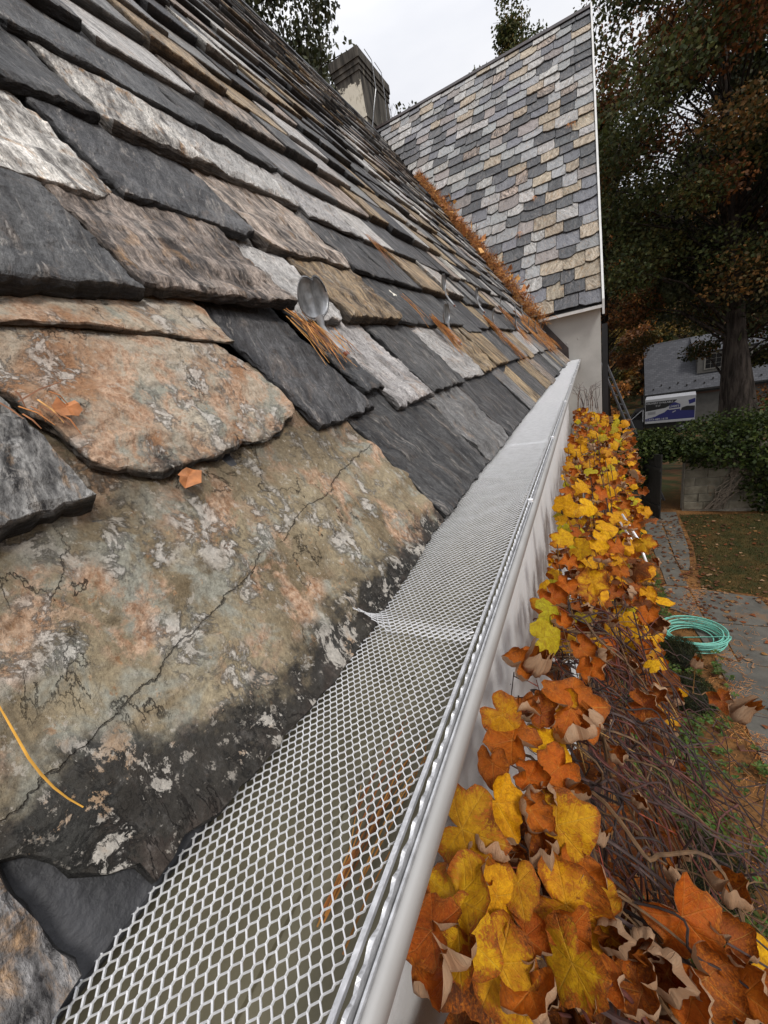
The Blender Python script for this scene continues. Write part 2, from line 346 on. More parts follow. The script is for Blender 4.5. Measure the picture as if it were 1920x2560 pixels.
STY = {   # dark colour, light colour, (speckle, lichen, streak contrast)
 'char': ((.026, .026, .028), (.135, .133, .132), (.15, .045, 1.8)),
 'dark': ((.02, .02, .022), (.085, .085, .088), (.1, .06, 1.5)),
 'grey': ((.11, .108, .105), (.29, .285, .28), (.4, .15, 1.6)),
 'light': ((.23, .22, .205), (.62, .60, .57), (.85, .18, 1.6)),
 'tan': ((.07, .05, .034), (.50, .37, .22), (.4, .3, 2.3)),
 'brown': ((.05, .04, .034), (.50, .41, .34), (.45, .22, 2.5)),
 'gold': ((.2, .155, .105), (.58, .495, .38), (.8, .3, 1.6)),
 'cream': ((.17, .12, .075), (.56, .47, .35), (.3, .6, 1.9)),
 'orange': ((.19, .11, .065), (.58, .5, .41), (.35, .6, 1.5)),
 'white': ((.11, .1, .09), (.80, .765, .70), (.5, .4, 2.3)),
 'mauve': ((.14, .14, .155), (.25, .25, .265), (.1, .02, 1.2)),
 'pale': ((.23, .235, .235), (.41, .41, .405), (.4, .15, 1.3)),
 'rose': ((.21, .185, .17), (.36, .32, .3), (.3, .08, 1.3)),
 'coal': ((.05, .052, .056), (.165, .166, .17), (.15, .06, 1.3)),
 'near': ((.022, .02, .02), (.36, .345, .33), (.6, .35, 3.0)),
}
def jag(n, amp):
    """n values of broken-edge noise"""
    x = rng.random() * 100
    return [amp * (noise.noise((x + i * .9, 3.1, 0)) * 1.2 + noise.noise((x + i * 2.3, 7.7, 0)) * .7) for i in range(n)]
def rect_outline(u0, u1, s0, s1, nb=8, ns=3, amp=.006, clipL=0., clipR=0., skew=0.):
    """counter-clockwise outline; the butt edge is chipped, corners may be broken off"""
    b = jag(nb + 1, amp); pts = []
    for i in range(nb + 1):
        f = i / nb; u = u0 + (u1 - u0) * f; s = s0 + b[i] + skew * (f - .5)
        dl = u - u0; dr = u1 - u
        if clipL and dl < clipL: s += (clipL - dl) * .7
        if clipR and dr < clipR: s += (clipR - dr) * .7
        pts.append((u, s))
    a = jag(ns + 1, amp * .45)
    for i in range(1, ns + 1): pts.append((u1 + a[i], s0 + (s1 - s0) * i / ns))
    a = jag(ns + 1, amp * .45)
    for i in range(ns, 0, -1): pts.append((u0 + a[i], s0 + (s1 - s0) * i / ns))
    return pts
def densify(pts, d):
    o = []
    for i, p in enumerate(pts):
        q = pts[(i + 1) % len(pts)]; L = math.hypot(q[0] - p[0], q[1] - p[1]); k = max(1, int(L / d))
        o += [(p[0] + (q[0] - p[0]) * j / k, p[1] + (q[1] - p[1]) * j / k) for j in range(k)]
    return o
def slate_geo(frame, pts, s0, L, t, lift, style, dense=0., rough=1., twist=0., seed=None, rise=None):
    O, U, Vv, Nn = frame; seed = rng.random() * 50 if seed is None else seed
    drop = lift + t - (max(0., t - .021) + rng.uniform(0, .006) if rise is None else rise)      # calibrated plane = top of the butt ends
    if dense:
        pts = densify(pts, dense)
        # roughen the broken outline
        pts = [(u + .0035 * rough * noise.noise((u * 60 + seed, s * 60, 1)), s + .0045 * rough * noise.noise((u * 60, s * 60 + seed, 9)) + .003 * rough * noise.noise((u * 150, s * 150, seed))) for u, s in pts]
        us = [p[0] for p in pts]; ss = [p[1] for p in pts]; inner = []
        y = min(ss) + dense * .6
        while y < max(ss):
            x = min(us) + dense * .6
            while x < max(us):
                inner.append((x + rng.uniform(-.35, .35) * dense, y + rng.uniform(-.35, .35) * dense)); x += dense
            y += dense
        nb = len(pts)
        vv, ee, ff, *_ = delaunay_2d_cdt([Vector(p) for p in pts + inner], [(i, (i + 1) % nb) for i in range(nb)], [], 1, 1e-6)
        P2 = np.array([(v.x, v.y) for v in vv]); tris = [tuple(f) for f in ff]
    else:
        P2 = np.array(pts); tris = [tuple(range(len(pts)))]
    # boundary loop
    cnt = {}
    for f in tris:
        for a, b in zip(f, f[1:] + f[:1]): cnt[(a, b)] = 1
    bnd = {a: b for (a, b) in cnt if (b, a) not in cnt}
    st = next(iter(bnd)); loop = [st]
    while bnd[loop[-1]] != st and len(loop) < 5000: loop.append(bnd[loop[-1]])
    B = P2[loop]; ctr = P2.mean(0)
    n0 = len(P2)
    base = lift * (1 - (P2[:, 1] - s0) / L) - drop + twist * (P2[:, 0] - ctr[0])
    H = base + t
    if dense:
        d = np.sqrt(((P2[:, None, :] - B[None, :, :]) ** 2).sum(-1)).min(1) if n0 * len(B) < 4e6 else np.ones(n0)
        for i in range(n0):
            u, s = P2[i]; q = noise.noise((u * 9 + s * 5 + seed, s * 22, seed)); q2 = noise.noise((u * 26 + seed, s * 50, 2.2)); q3 = noise.noise((u * 80, s * 120, seed))
            H[i] += rough * (1. if style not in ('char', 'dark') else .6) * (.0042 * math.floor(q * 4 + .8 * q2) / 1.6 + .0009 * q2 + .0005 * q3)
            H[i] -= rough * .0042 * math.exp(-d[i] / .003) * (.45 + .55 * abs(noise.noise((u * 45, s * 45, seed + 4))) * 2)
    else:
        H[:] += rng.uniform(-.0012, .0012, n0)
    V = [O + U * p[0] + Vv * p[1] + Nn * h for p, h in zip(P2, H)]
    F = list(tris); side = [0.0] * n0; sc = [(p[0], p[1], h) for p, h in zip(P2, H)]; ys = [(p[0], p[1], 0) for p in P2]
    # outward direction on the boundary
    nxt = np.roll(B, -1, 0) - np.roll(B, 1, 0); on = np.stack([nxt[:, 1], -nxt[:, 0]], 1); on /= np.linalg.norm(on, axis=1)[:, None] + 1e-9
    prev = loop; Hb = H[loop]; bb = lift * (1 - (B[:, 1] - s0) / L) - drop + twist * (B[:, 0] - ctr[0])
    levels = (1.0, .72, .45, .2, -.05) if dense else (1.0, .45, -.1)
    for li, lv in enumerate(levels):
        ring = []
        for k in range(len(loop)):
            o_ = (.0035 if li else .001) * rough * (noise.noise((B[k, 0] * 70 + seed, B[k, 1] * 70, li * 5.3)) + .35)
            if lv < .1: o_ -= .003
            if not dense and li == 0: o_ = .0022
            p = B[k] + on[k] * o_; hh = bb[k] + (Hb[k] - bb[k]) * lv - (.0008 if li == 0 else 0)
            if li == 0 and not dense: hh -= .0022
            V.append(O + U * p[0] + Vv * p[1] + Nn * hh); side.append(.35 if li == 0 else 1.0); sc.append((p[0], p[1], hh)); ys.append((p[0], p[1], 0)); ring.append(len(V) - 1)
        for k in range(len(loop)):
            k2 = (k + 1) % len(loop); F.append((prev[k2], prev[k], ring[k], ring[k2]))
        prev = ring
    cA, cB, pr = STY[style]; n = len(V); j = rng.uniform(.82, 1.18); tint = 1 + rng.uniform(-.012, .012, 3)
    ang = rng.uniform(-.5, .5) + (pi / 2 if True else 0); ca, sa = cos(ang), sin(ang); off = rng.random(3) * 50
    S = np.array(sc); S2 = np.stack([S[:, 0] * ca + S[:, 1] * sa, -S[:, 0] * sa + S[:, 1] * ca, S[:, 2]], 1) + off
    at = dict(sc=S2, cA=np.tile(np.append(np.array(cA) * j * tint, 1), (n, 1)), cB=np.tile(np.append(np.array(cB) * j * tint, 1), (n, 1)),
              par=np.tile(np.array(pr, float), (n, 1)), side=np.array(side), ys=np.array(ys), warm=np.zeros(n))
    return np.array(V), F, at
def slate_obj(geo, parent, mat=None, name='slate'):
    V, F, at = geo; c = V.mean(0)
    o = mk(name, V - c, F, mat or M['slate'], None, False, at, loc=tuple(c)); par(o, parent); return o
def slate_stuff(geos, name, parent):
    V = []; F = []; A = {}
    b = 0
    for g in geos:
        V.append(g[0]); F += [tuple(i + b for i in f) for f in g[1]]; b += len(g[0])
        for k, a in g[2].items(): A.setdefault(k, []).append(a)
    o = mk(name, np.concatenate(V), F, M['slate'], None, False, {k: np.concatenate(a) for k, a in A.items()})
    par(o, parent); o['kind'] = 'stuff'; return o

FM = (E0, MU, MV, MN); FW = (W0, WU, WV, WN)
def mpt(u, s, h=0.): return E0 + MU * u + MV * s + MN * h
def wpt(u, s, h=0.): return W0 + WU * u + WV * s + WN * h

# ---- roof decks
zr = E0[2] + RIDGE_S * sin(TH); xr = E0[0] - RIDGE_S * cos(TH)
D = -.085
zv = .40
pts = [mpt(-1.6, -.0, D), mpt(6.38, -.0, D), mpt(6.38, .80, D), mpt(valley_y(zr), RIDGE_S, D), mpt(-1.6, RIDGE_S, D)]
bk = [p + np.array([-3.6, 0, -4.9]) for p in (pts[4], pts[3])]      # the slope behind the ridge
main_roof = hp('main_roof', [*pts, *bk], [(0, 1, 2, 3, 4), (4, 3, 6, 5)], M['felt'])
main_roof['label'] = 'steep near roof slope of rough thick slates'
wy = W0[1] + WRIDGE_S * cos(TW); wz = W0[2] + WRIDGE_S * sin(TW)
wl = valley_x(wz)
D2 = -.055
pw = [wpt(-.85, 0, D2), wpt(0, 0, D2), wpt(0, WRIDGE_S, D2), wpt(-4.9, WRIDGE_S, D2)]
bk = [pw[2] + np.array([0, WRIDGE_S * cos(TW), -WRIDGE_S * sin(TW)]), pw[3] + np.array([0, WRIDGE_S * cos(TW), -WRIDGE_S * sin(TW)])]
wing_roof = hp('wing_roof', [*pw, *bk], [(0, 1, 2, 3), (3, 2, 4, 5)], M['felt'])
wing_roof['label'] = 'patterned grey and tan slate slope of the wing facing the viewer'

# ---- main slates: the courses next to the camera are set out by hand (u0, u1, style, thickness, butt shift)
near = {
 0: [(-.55, .007, 'near', .03, 0, 0), None, (.62, 1.01, 'char', .014, 0, 0), (1.012, 1.31, 'grey', .014, 0, 0), (1.315, 1.89, 'char', .014, 0, 0), (1.895, 2.1, 'grey', .014, 0, 0), (2.105, 2.33, 'tan', .016, 0, 0), (2.335, 2.7, 'char', .016, 0, 0), (2.705, 3.05, 'tan', .016, 0, 0)],
 1: [(-.4, .172, 'near', .034, 0, 0), None, (.515, .715, 'char', .016, .005, 0), (.72, .812, 'dark', .012, .045, 0), (.815, 1.03, 'light', .018, -.012, 0), (1.045, 1.37, 'char', .018, -.008, 0), (1.375, 1.68, 'light', .018, -.003, 0), (1.685, 1.98, 'tan', .018, .0, 0), (1.985, 2.32, 'tan', .026, .01, 0), (2.325, 2.68, 'char', .02, .012, 0)],
 2: [(.06, .397, 'char', .028, 0, 0), (.402, .725, 'brown', .024, .012, 0), (.735, .932, 'light', .022, -.01, .03), (.938, 1.27, 'tan', .032, -.002, 0), (1.276, 1.66, 'char', .018, 0, 0), (1.664, 2.06, 'char', .016, .012, 0), (2.065, 2.35, 'char', .016, -.03, 0), (2.355, 2.62, 'dark', .018, 0, 0)],
 3: [(.05, .52, 'white', .035, -.01, .06), (.526, .85, 'char', .024, .01, .05), (.858, 1.265, 'brown', .03, -.01, .04), (1.27, 1.6, 'char', .018, 0, 0), (1.605, 1.9, 'char', .018, .0, 0), (1.905, 2.3, 'tan', .026, 0, 0)],
 4: [(.2, .655, 'char', .028, 0, .03), (.66, .915, 'white', .032, 0, 0), (.92, 1.31, 'light', .026, .02, .04), (1.315, 1.7, 'light', .018, 0, 0), (1.71, 2.0, 'light', .02, 0, 0)],
 5: [(.3, .62, 'near', .03, 0, 0), (.63, 1.06, 'char', .024, 0, 0), (1.07, 1.42, 'char', .024, 0, .04), (1.43, 1.8, 'grey', .02, 0, 0)],
 6: [(.5, .93, 'char', .03, 0, .06), (.94, 1.27, 'light', .022, 0, .04), (1.28, 1.7, 'brown', .03, 0, 0)],
}
S0 = [0., .25, .512, .742, 1.0] + [1.0 + .245 * k for k in range(1, 23)]
geos = []      # (screen size, geo)
def size_of(V, n):
    c = V.mean(0); d = np.linalg.norm(c); q = c @ AX; vis = 1.0
    if q[2] < .05: return 0
    x, y = q[0] / q[2], q[1] / q[2]
    if abs(x) > 1.12 or abs(y) > 1.45: vis = .02
    return vis * abs((c / d) @ n) / d ** 2
for ci, s0 in enumerate(S0):
    if s0 > RIDGE_S - .1: break
    ex = (S0[ci + 1] - s0) if ci + 1 < len(S0) else .245
    s1max = RIDGE_S + .02
    z = E0[2] + s0 * sin(TH); ymax = valley_y(z + .1)
    rows = [r for r in near.get(ci, []) if r]
    u = max([r[1] for r in rows]) + .006 if rows else -.2 + s0 * .25 + rng.random() * .1
    while u < ymax - .06:
        wd = rng.uniform(.17, .40) if s0 < 3 else rng.uniform(.2, .42)
        u1 = min(u + wd, ymax)
        if ymax - u1 < .1: u1 = ymax
        sty = rng.choice(['char', 'dark', 'grey', 'light', 'tan', 'brown', 'white'], p=[.30, .13, .14, .14, .12, .11, .06])
        if u > 4.2 and s0 < .6: sty = rng.choice(['tan', 'char', 'brown', 'grey'])
        rows.append((u, u1, sty, rng.uniform(.014, .03) if ci < 3 else rng.uniform(.018, .042), rng.uniform(-.02, .02), rng.choice([0, 0, 0, .03, .05]))); u = u1 + .005
    for (u0, u1, sty, t, ds, clip) in rows:
        dist = np.linalg.norm(mpt((u0 + u1) / 2, s0 + ex / 2)); L = min(ex * 1.65, s1max - s0 + .05)
        lift = .036
        dn = 0
        if ci <= 6 and dist < 1.9: dn = max(.0075, dist * .0105)
        nb = 12 if dist < 2.5 else (8 if dist < 4 else 5)
        o = rect_outline(u0 + .002, u1 - .002, s0 + ds, s0 + L, nb, 3, .007 if ci else .003, 0, clip * rng.uniform(.7, 1.2), rng.uniform(-.012, .012))
        if ci == 0: o = rect_outline(u0 + .002, u1 - .002, s0 + ds, s0 + L, nb, 3, .0035, 0, 0, 0)
        g = slate_geo(FM, o, s0 + ds, L, t, lift, str(sty), dn, 1.0, rng.uniform(-.02, .02), None, (.02 if (ci == 2 and u1 < .75) else (.012 if (ci == 3 and u1 < .9) else None)))
        geos.append((size_of(g[0], MN) * (u1 - u0), g))
# the special ones in the foreground: big lichen slate, rounded orange slate, thin cream slate
A = [(.046, .003), (.07, .005), (.091, -.003), (.149, -.008), (.206, -.010), (.253, -.014), (.339, -.016), (.406, -.010), (.50, -.004), (.613, -.001), (.632, .06), (.639, .115), (.626, .172), (.612, .25), (.612, .42), (.3, .42), (-.06, .42), (-.06, .2), (-.02, .085), (.009, .073), (.018, .067), (.023, .056), (.025, .040), (.036, .026), (.047, .015)]
big = slate_geo(FM, A, 0., .42, .016, .03, 'cream', .0085, .8, 0, 12.3)
Bp = [(.16, .45), (.176, .405), (.181, .365), (.190, .335), (.193, .294), (.22, .269), (.237, .258), (.29, .262), (.319, .261), (.36, .268), (.402, .264), (.44, .271), (.467, .283), (.49, .293), (.50, .307), (.504, .344), (.491, .399), (.469, .439), (.47, .60), (.16, .6)]
Bg = slate_geo(FM, Bp, .26, .35, .017, .028, 'orange', .0075, 1.0, 0, 4.4)
Tp = [(.15, .478), (.218, .474), (.279, .472), (.367, .456), (.49, .436), (.497, .47), (.498, .66), (.15, .66)]
Tg = slate_geo(FM, Tp, .45, .22, .010, .034, 'cream', .008, .7, 0, 8.1, .002)
geos.sort(key=lambda g: -g[0])
ls = slate_obj(big, main_roof, M['lichen']); ls['label'] = 'large olive slate crusted with orange and white lichen'
Bg[2]['warm'][:] = 1; Bg[2]['ys'][:, 1] -= .235
slate_obj(Bg, main_roof, M['lichen'])['label'] = 'rounded pale slate with orange lichen'
Tg[2]['warm'][:] = 1; Tg[2]['ys'][:, 1] = .1
slate_obj(Tg, main_roof, M['lichen'])
for _, g in geos[:295]: slate_obj(g, main_roof)
slate_stuff([g for _, g in geos[295:]], 'upper_slates', main_roof)
# undereave slate showing where the corner of the big one broke off
so_ = slate_geo(FM, rect_outline(-.5, 6.3, -.006, .3, 30, 2, .002), 0, .3, .008, .004, 'dark')
V, F, at = so_; V = V - MN * .019
o = hp('starter_slate', V, F, M['starter'], parent=main_roof)
# ridge of the near roof
mb = MB()
for k in range(28):
    y0 = .2 + k * .37; y1 = y0 + .385; a = mpt(y0, RIDGE_S, 0); b = mpt(y1, RIDGE_S, 0); dn = MV * -.16; bkv = np.array([-cos(TH), 0, -sin(TH)]) * .16; up = np.array([0, 0, .03])
    if y1 > valley_y(zr): break
    h = .004 * (k % 2); U_ = np.array([0, 0, h])
    mb.hexa([a + dn + U_, b + dn + U_, b + up * .2 + U_, a + up * .2 + U_, a + dn + MN * .016 + U_, b + dn + MN * .016 + U_, b + up + U_, a + up + U_])
    mb.hexa([a + up * .2 + U_, b + up * .2 + U_, b + bkv + U_, a + bkv + U_, a + up + U_, b + up + U_, b + bkv + U_ + np.array([-.01, 0, .012]), a + bkv + U_ + np.array([-.01, 0, .012])])
o = mb.build('ridge_slates', M['starter']); par(o, main_roof)

# ---- wing slates
geos = []
nC = 28; exw = WRIDGE_S / nC
for ci in range(nC):
    s0 = ci * exw; z = W0[2] + s0 * sin(TW); xl = valley_x(z + .02) - W0[0] - .05
    u = 0.0
    row = []
    while u > xl + .05:
        wd = rng.uniform(.17, .34); u0 = max(u - wd, xl)
        if u0 - xl < .1: u0 = xl
        row.append((u0, u)); u = u0 - .004
    for (u0, u1) in row:
        fx = (u1 + 4) / 4; gd = .06 + .1 * max(0, min(1, (u1 + 2.4) / 2.4)); p = np.array([.28, .29 - gd * .6, .17, gd, .12, .07, .03]); p /= p.sum()
        sty = rng.choice(['coal', 'pale', 'light', 'gold', 'mauve', 'rose', 'brown'], p=p)
        if u1 < -1.5 and sty == 'gold' and rng.random() < .6: sty = 'pale'
        ds = rng.uniform(-.02, .02)
        if rng.random() < .12: ds -= .045
        cl, cr = (rng.choice([0, 0, 0, .03, .05, .07]), rng.choice([0, 0, 0, .03, .05, .07])); L = exw * 1.6
        if s0 + L > WRIDGE_S: L = WRIDGE_S - s0 + .01
        t = rng.uniform(.016, .032) if sty in ('gold', 'light', 'brown') else rng.uniform(.011, .02)
        o = rect_outline(u0 + .003, u1 - .003, s0 + ds, s0 + L, 7, 2, .010 if sty in ('gold', 'light') else .005, cl, cr, rng.uniform(-.006, .006))
        g = slate_geo(FW, o, s0 + ds, L, t, .032, str(sty), 0, 1.0, rng.uniform(-.02, .02))
        geos.append((size_of(g[0], WN) * (u1 - u0), g))
geos.sort(key=lambda g: -g[0])
for _, g in geos[:298]: slate_obj(g, wing_roof)
if len(geos) > 298: slate_stuff([g for _, g in geos[298:]], 'upper_slates', wing_roof)
# metal ridge cap, rake board, eave board
mb = MB()
a = wpt(.02, WRIDGE_S, .0); b = wpt(-4.6, WRIDGE_S, .0)
for sgn in (1, -1):
    d = np.array([0, -cos(TW) * sgn, -sin(TW)]) * .075; n_ = np.array([0, -sin(TW) * sgn, cos(TW)]) * .012; up = np.array([0, 0, .02])
    mb.hexa([b + d, a + d, a, b, b + d + n_, a + d + n_, a + up, b + up])
o = mb.build('ridge_cap', M['brown_metal']); par(o, wing_roof)
mb = MB()
for (q, r) in ((wpt(0, -.02, 0), wpt(0, WRIDGE_S, 0)), (wpt(0, WRIDGE_S, 0), wpt(0, WRIDGE_S, 0) + np.array([0, WRIDGE_S * cos(TW), -WRIDGE_S * sin(TW)]))):
    z0 = np.array([0, 0, -.15]); x0 = np.array([.004, 0, 0]); x1 = np.array([.03, 0, 0]); z1 = np.array([0, 0, .03])
    mb.hexa([q + z0 + x0, r + z0 + x0, r + z0 + x1, q + z0 + x1, q + z1 + x0, r + z1 + x0, r + z1 + x1, q + z1 + x1])
o = mb.build('rake_board', M['white_trim']); par(o, wing_roof)
mb = MB()
mb.box((-.60, 6.29, .315), (.196, 6.322, .352)); mb.box((-.60, 6.322, .322), (.19, 6.41, .338))
o = mb.build('eave_board', M['white_trim']); par(o, wing_roof)

# ---- walls
hp('wing_wall', [(-1.2, 6.40, -5.6), (.155, 6.40, -5.6), (.155, 6.40, .40), (-1.2, 6.40, .40)], [(0, 1, 2, 3)], M['stucco'])
yb = 6.40 + 2 * (wy - 6.40)
hp('gable_wall', [(.155, 6.40, -5.6), (.155, yb, -5.6), (.155, yb, .32), (.155, wy, wz - .12), (.155, 6.40, .36)], [(0, 1, 2, 3, 4)], M['stucco'])
hp('main_wall', [(-.275, -1.6, -5.6), (-.275, 6.4, -5.6), (-.275, 6.4, -.405), (-.275, -1.6, -.405)], [(0, 1, 2, 3)], M['graywall'])
mb = MB(); mb.box((-.30, -1.6, -.46), (-.272, 6.398, -.30)); mb.box((-.30, -1.6, -.50), (-.262, 6.398, -.461))
o = mb.build('fascia', M['white_trim']); par(o, house)
# two small pits in the stucco
mb = MB()
for (x, z) in ((-.26, -.03), (-.12, .0)):
    mb.tube([(x, 6.402, z), (x, 6.394, z)], [.012, .006], 7)
o = mb.build('stucco_pit', M['stucco']); par(o, house)
# step flashing climbing the wing wall, valley metal
mb = MB()
a0 = mpt(6.385, -.02, -.02); a1 = mpt(6.385, .66, -.02); up = np.array([0, 0, .19]); th = np.array([0, -.006, 0])
mb.hexa([a0 + th, a1 + th, a1, a0, a0 + th + up, a1 + th + up * .8, a1 + up * .8, a0 + up])
o = mb.build('step_flashing', M['brown_metal']); par(o, house)
# black downspout on the gable corner
mb = MB(); mb.box((.17, 6.47, -5.5), (.235, 6.55, .12))
for z in (-1.2, -3.2, -4.8): mb.box((.158, 6.455, z), (.242, 6.565, z + .03))
o = mb.build('downspout', M['black_metal']); par(o, house)

# ---- chimney
def chim_mat():
    m, t = new_mat('chimney_render'); p = t.pos(); x = t.sep(p); nx = t.sep(t.n('ShaderNodeNewGeometry').outputs['Normal'])
    f = t.noise(p, 5, 8, .65); v = t.noise(t.map(p, (9, 9, 1.2)), 1, 6, .6)
    dark = t.mix(t.step(v, .3, .7), rgb(.03, .028, .025), rgb(.13, .118, .10))
    pale = t.mix(t.step(t.noise(t.map(p, (14, 14, 5)), 1.2, 6, .7), .52, .7), rgb(.72, .67, .55), rgb(.34, .3, .22))
    edge = t.math('ADD', t.math('SUBTRACT', 6.22, x[2]), t.math('MULTIPLY', t.math('SUBTRACT', f, .5), .9))
    peel = t.math('MULTIPLY', t.step(edge, 0., .06), t.step(t.math('ADD', t.math('ADD', x[0], 4.83), t.math('MULTIPLY', t.math('SUBTRACT', f, .5), .5)), .0, .05))
    front = t.step(t.math('MULTIPLY', nx[1], -1.), .5, .8)
    c = t.mix(t.math('MULTIPLY', peel, front), dark, pale)
    st = t.step(t.noise(t.map(p, (3, 6, .5)), 1, 4, .6), .62, .7); c = t.mix(t.math('MULTIPLY', t.math('MULTIPLY', st, .6), t.math('SUBTRACT', 1., front)), c, rgb(.36, .33, .26))
    t.bsdf(c, .9, t.bump(t.math('ADD', f, v), .5, .02), spec=.15); return m
M['chimney'] = chim_mat()
mb = MB(); cx0, cx1, cy0, cy1 = -4.86, -4.24, 10.2, 11.7
mb.box((cx0, cy0, 3.8), (cx1, cy1, 6.36))
chim = mb.build('chimney', M['chimney']); par(chim, house); chim['label'] = 'weathered chimney with peeling pale render'
for (g, z0, z1) in ((.02, 6.36, 6.45), (.04, 6.452, 6.54), (.065, 6.543, 6.72)):
    mb = MB(); mb.box((cx0 - g, cy0 - g, z0), (cx1 + g, cy1 + g, z1)); o = mb.build('corbel_course', M['chimney']); par(o, chim)
mb = MB(); mb.box((cx0 - .02, cy0 - .02, 5.55), (cx1 + .02, cy1 + .02, 5.60)); o = mb.build('string_course', M['chimney']); par(o, chim)
mb = MB(); mb.box((cx0 - .04, cy0 - .05, 4.6), (cx1 + .03, cy0 + .06, 5.2)); mb.box((cx1 - .02, cy0 + .06, 4.6), (cx1 + .03, cy1, 5.36)); o = mb.build('chimney_flashing', M['brown_metal']); par(o, chim)
mb = MB()
for (y0, k) in ((10.75, 0), (11.25, 1)):
    pts = [(cx1 + .10, y0, 6.74), (cx1 + .02, y0 - .1, 6.9), (cx1 + .12, y0 - .03, 6.7), (cx1 + .11, y0 - .02, 6.2), (cx1 + .05, y0 - (.25 if k == 0 else 0), 5.7), (cx1 + .04, y0 - (.45 if k == 0 else -.05), 5.35)]
    mb.tube([Vector(p) for p in pts], .009, 5)
o = mb.build('aerial_cable', M['zinc']); par(o, chim)

# ---- gutter
prof = [(-.272, -.262), (-.272, -.385), (-.262, -.392), (-.150, -.392), (-.140, -.385), (-.124, -.345), (-.112, -.325), (-.099, -.304), (-.0962, -.299), (-.0940, -.288), (-.0925, -.2785), (-.0945, -.2735), (-.0975, -.2712), (-.1000, -.2725), (-.102, -.279)]
inner = [(x + .0015 if i < 3 else x - .0018, z + .002) for i, (x, z) in enumerate(prof[:8])]
ny = 60; y0g, y1g = -1.2, 6.39
def sweep(pr, wob=0.):
    V = []; F = []
    for i in range(ny + 1):
        y = y0g + (y1g - y0g) * i / ny
        for (x, z) in pr: V.append((x + wob * noise.noise((y * .8, 0, 0)), y, z + wob * noise.noise((y * .7, 5, 0))))
    n = len(pr)
    for i in range(ny):
        for k in range(n - 1): F.append((i * n + k, i * n + k + 1, (i + 1) * n + k + 1, (i + 1) * n + k))
    return V, F
V, F = sweep(prof, .0012); gut = hp('gutter', V, F, M['gutter'], smooth=True); gut['label'] = 'light grey painted gutter under a silver mesh guard'
V, F = sweep(list(reversed(inner)), .0012); hp('trough', V, F, M['trough'], smooth=True, parent=gut)
mb = MB(); mb.box((-.268, -1.2, -.3885), (-.222, 6.38, -.384)); o = mb.build('hanger_seam', M['trough']); par(o, gut)
mb = MB(); mb.box((-.272, 6.385, -.392), (-.10, 6.395, -.272)); o = mb.build('end_cap', M['gutter']); par(o, gut)

# ---- expanded aluminium mesh, one panel after another, each a real lattice
PX, PY = .0073, .0053
def guard_panel(ya, yb, dz, curl, name='mesh_guard_panel'):
    x0, x1 = -.266, -.108
    nx = int((x1 - x0) / PX); nr = int((yb - ya) / PY); V = []; F = []
    wt, wb, hh = .00037, .0005, .0016
    def zf(x, y):
        z = -.2685 + dz + .0022 * noise.noise((x * 9, y * 5, 1.)) + .0012 * noise.noise((x * 30, y * 22, 4.))
        if curl:
            d = y - ya
            if d < .045:
                k = (1 - d / .045); z += .003 * k
                if x < -.205: z += .028 * k ** 2 * min(1, (-.205 - x) / .03)
        return z
    def bar(ax, ay, bx, by, wd, up0, up1):
        dx, dy = bx - ax, by - ay; L = math.hypot(dx, dy) or 1; px, py = -dy / L * wd, dx / L * wd
        za, zb = zf(ax, ay), zf(bx, by); b = len(V)
        # a strand stands on edge, leaning, as in expanded metal
        V.extend([(ax - px, ay - py, za + up0), (ax + px, ay + py, za + up1), (bx + px, by + py, zb + up1), (bx - px, by - py, zb + up0),
                  (ax - px, ay - py, za + up0 - hh), (ax + px, ay + py, za + up1 - hh), (bx + px, by + py, zb + up1 - hh), (bx - px, by - py, zb + up0 - hh)])
        F.extend([(b, b + 3, b + 2, b + 1), (b, b + 4, b + 7, b + 3), (b + 1, b + 2, b + 6, b + 5), (b + 4, b + 5, b + 6, b + 7)])
    for j in range(nr):
        y = ya + j * PY
        for i in range(nx):
            x = x0 + (i + .5 * (j % 2)) * PX
            hl_ = .0010
            bar(x, y - hl_, x, y + hl_, wb, .0003, -.0002)
            if j < nr - 1:
                bar(x, y + hl_, x + .5 * PX, y + PY - hl_, wt, .0004, -.0003)
                bar(x, y + hl_, x - .5 * PX, y + PY - hl_, wt, -.0003, .0004)
    me = hp(name, V, F, M['guard_alu'], parent=gut); return me
ys = [-.14, .305, 1.22, 2.13, 3.04, 3.95, 4.86, 5.6, 6.38]
for k in range(len(ys) - 1):
    guard_panel(ys[k], ys[k + 1] + (.035 if k < len(ys) - 2 else 0), .0022 * (k % 2) , k in (1,))
# rolled front hem with crimps, flat strip, screws
mb = MB(); Y = np.arange(-.2, 6.38, .0125)
mb.box((-.1122, -.2, -.2705), (-.1092, 6.38, -.2668)); mb.box((-.1012, -.2, -.2760), (-.0998, 6.38, -.2695))
Y = np.arange(-.2, 6.38, .0028); V = []; F = []
for i, y in enumerate(Y):
    w_ = .0016 * sin(y * 2 * pi / .0146 + 2 * noise.noise((y * 30, 0, 0))) + .0007 * noise.noise((y * 120, 0, 0)); xo = .0012 * noise.noise((y * 60, 4, 0))
    V += [(-.1070 + xo, y, -.2735), (-.1062 + xo, y, -.2685 + w_), (-.1040 + xo * .5, y, -.2688 + w_ * .6), (-.1028, y, -.2735)]
for i in range(len(Y) - 1):
    for k in range(3): F.append((i * 4 + k, i * 4 + 4 + k, i * 4 + 5 + k, i * 4 + 1 + k))
mb.add(V, F)
o = mb.build('guard_hem', M['hem']); par(o, gut)
for y in (.73, 1.29, 2.1, 2.9, 3.45, 4.3, 5.1, 5.8):
    mb = MB(); mb.tube([(-.1035, y, -.271), (-.1035, y, -.2655), (-.1035, y, -.2645)], [.0055, .0055, .003], 8); o = mb.build('screw', M['guard_alu']); par(o, gut)

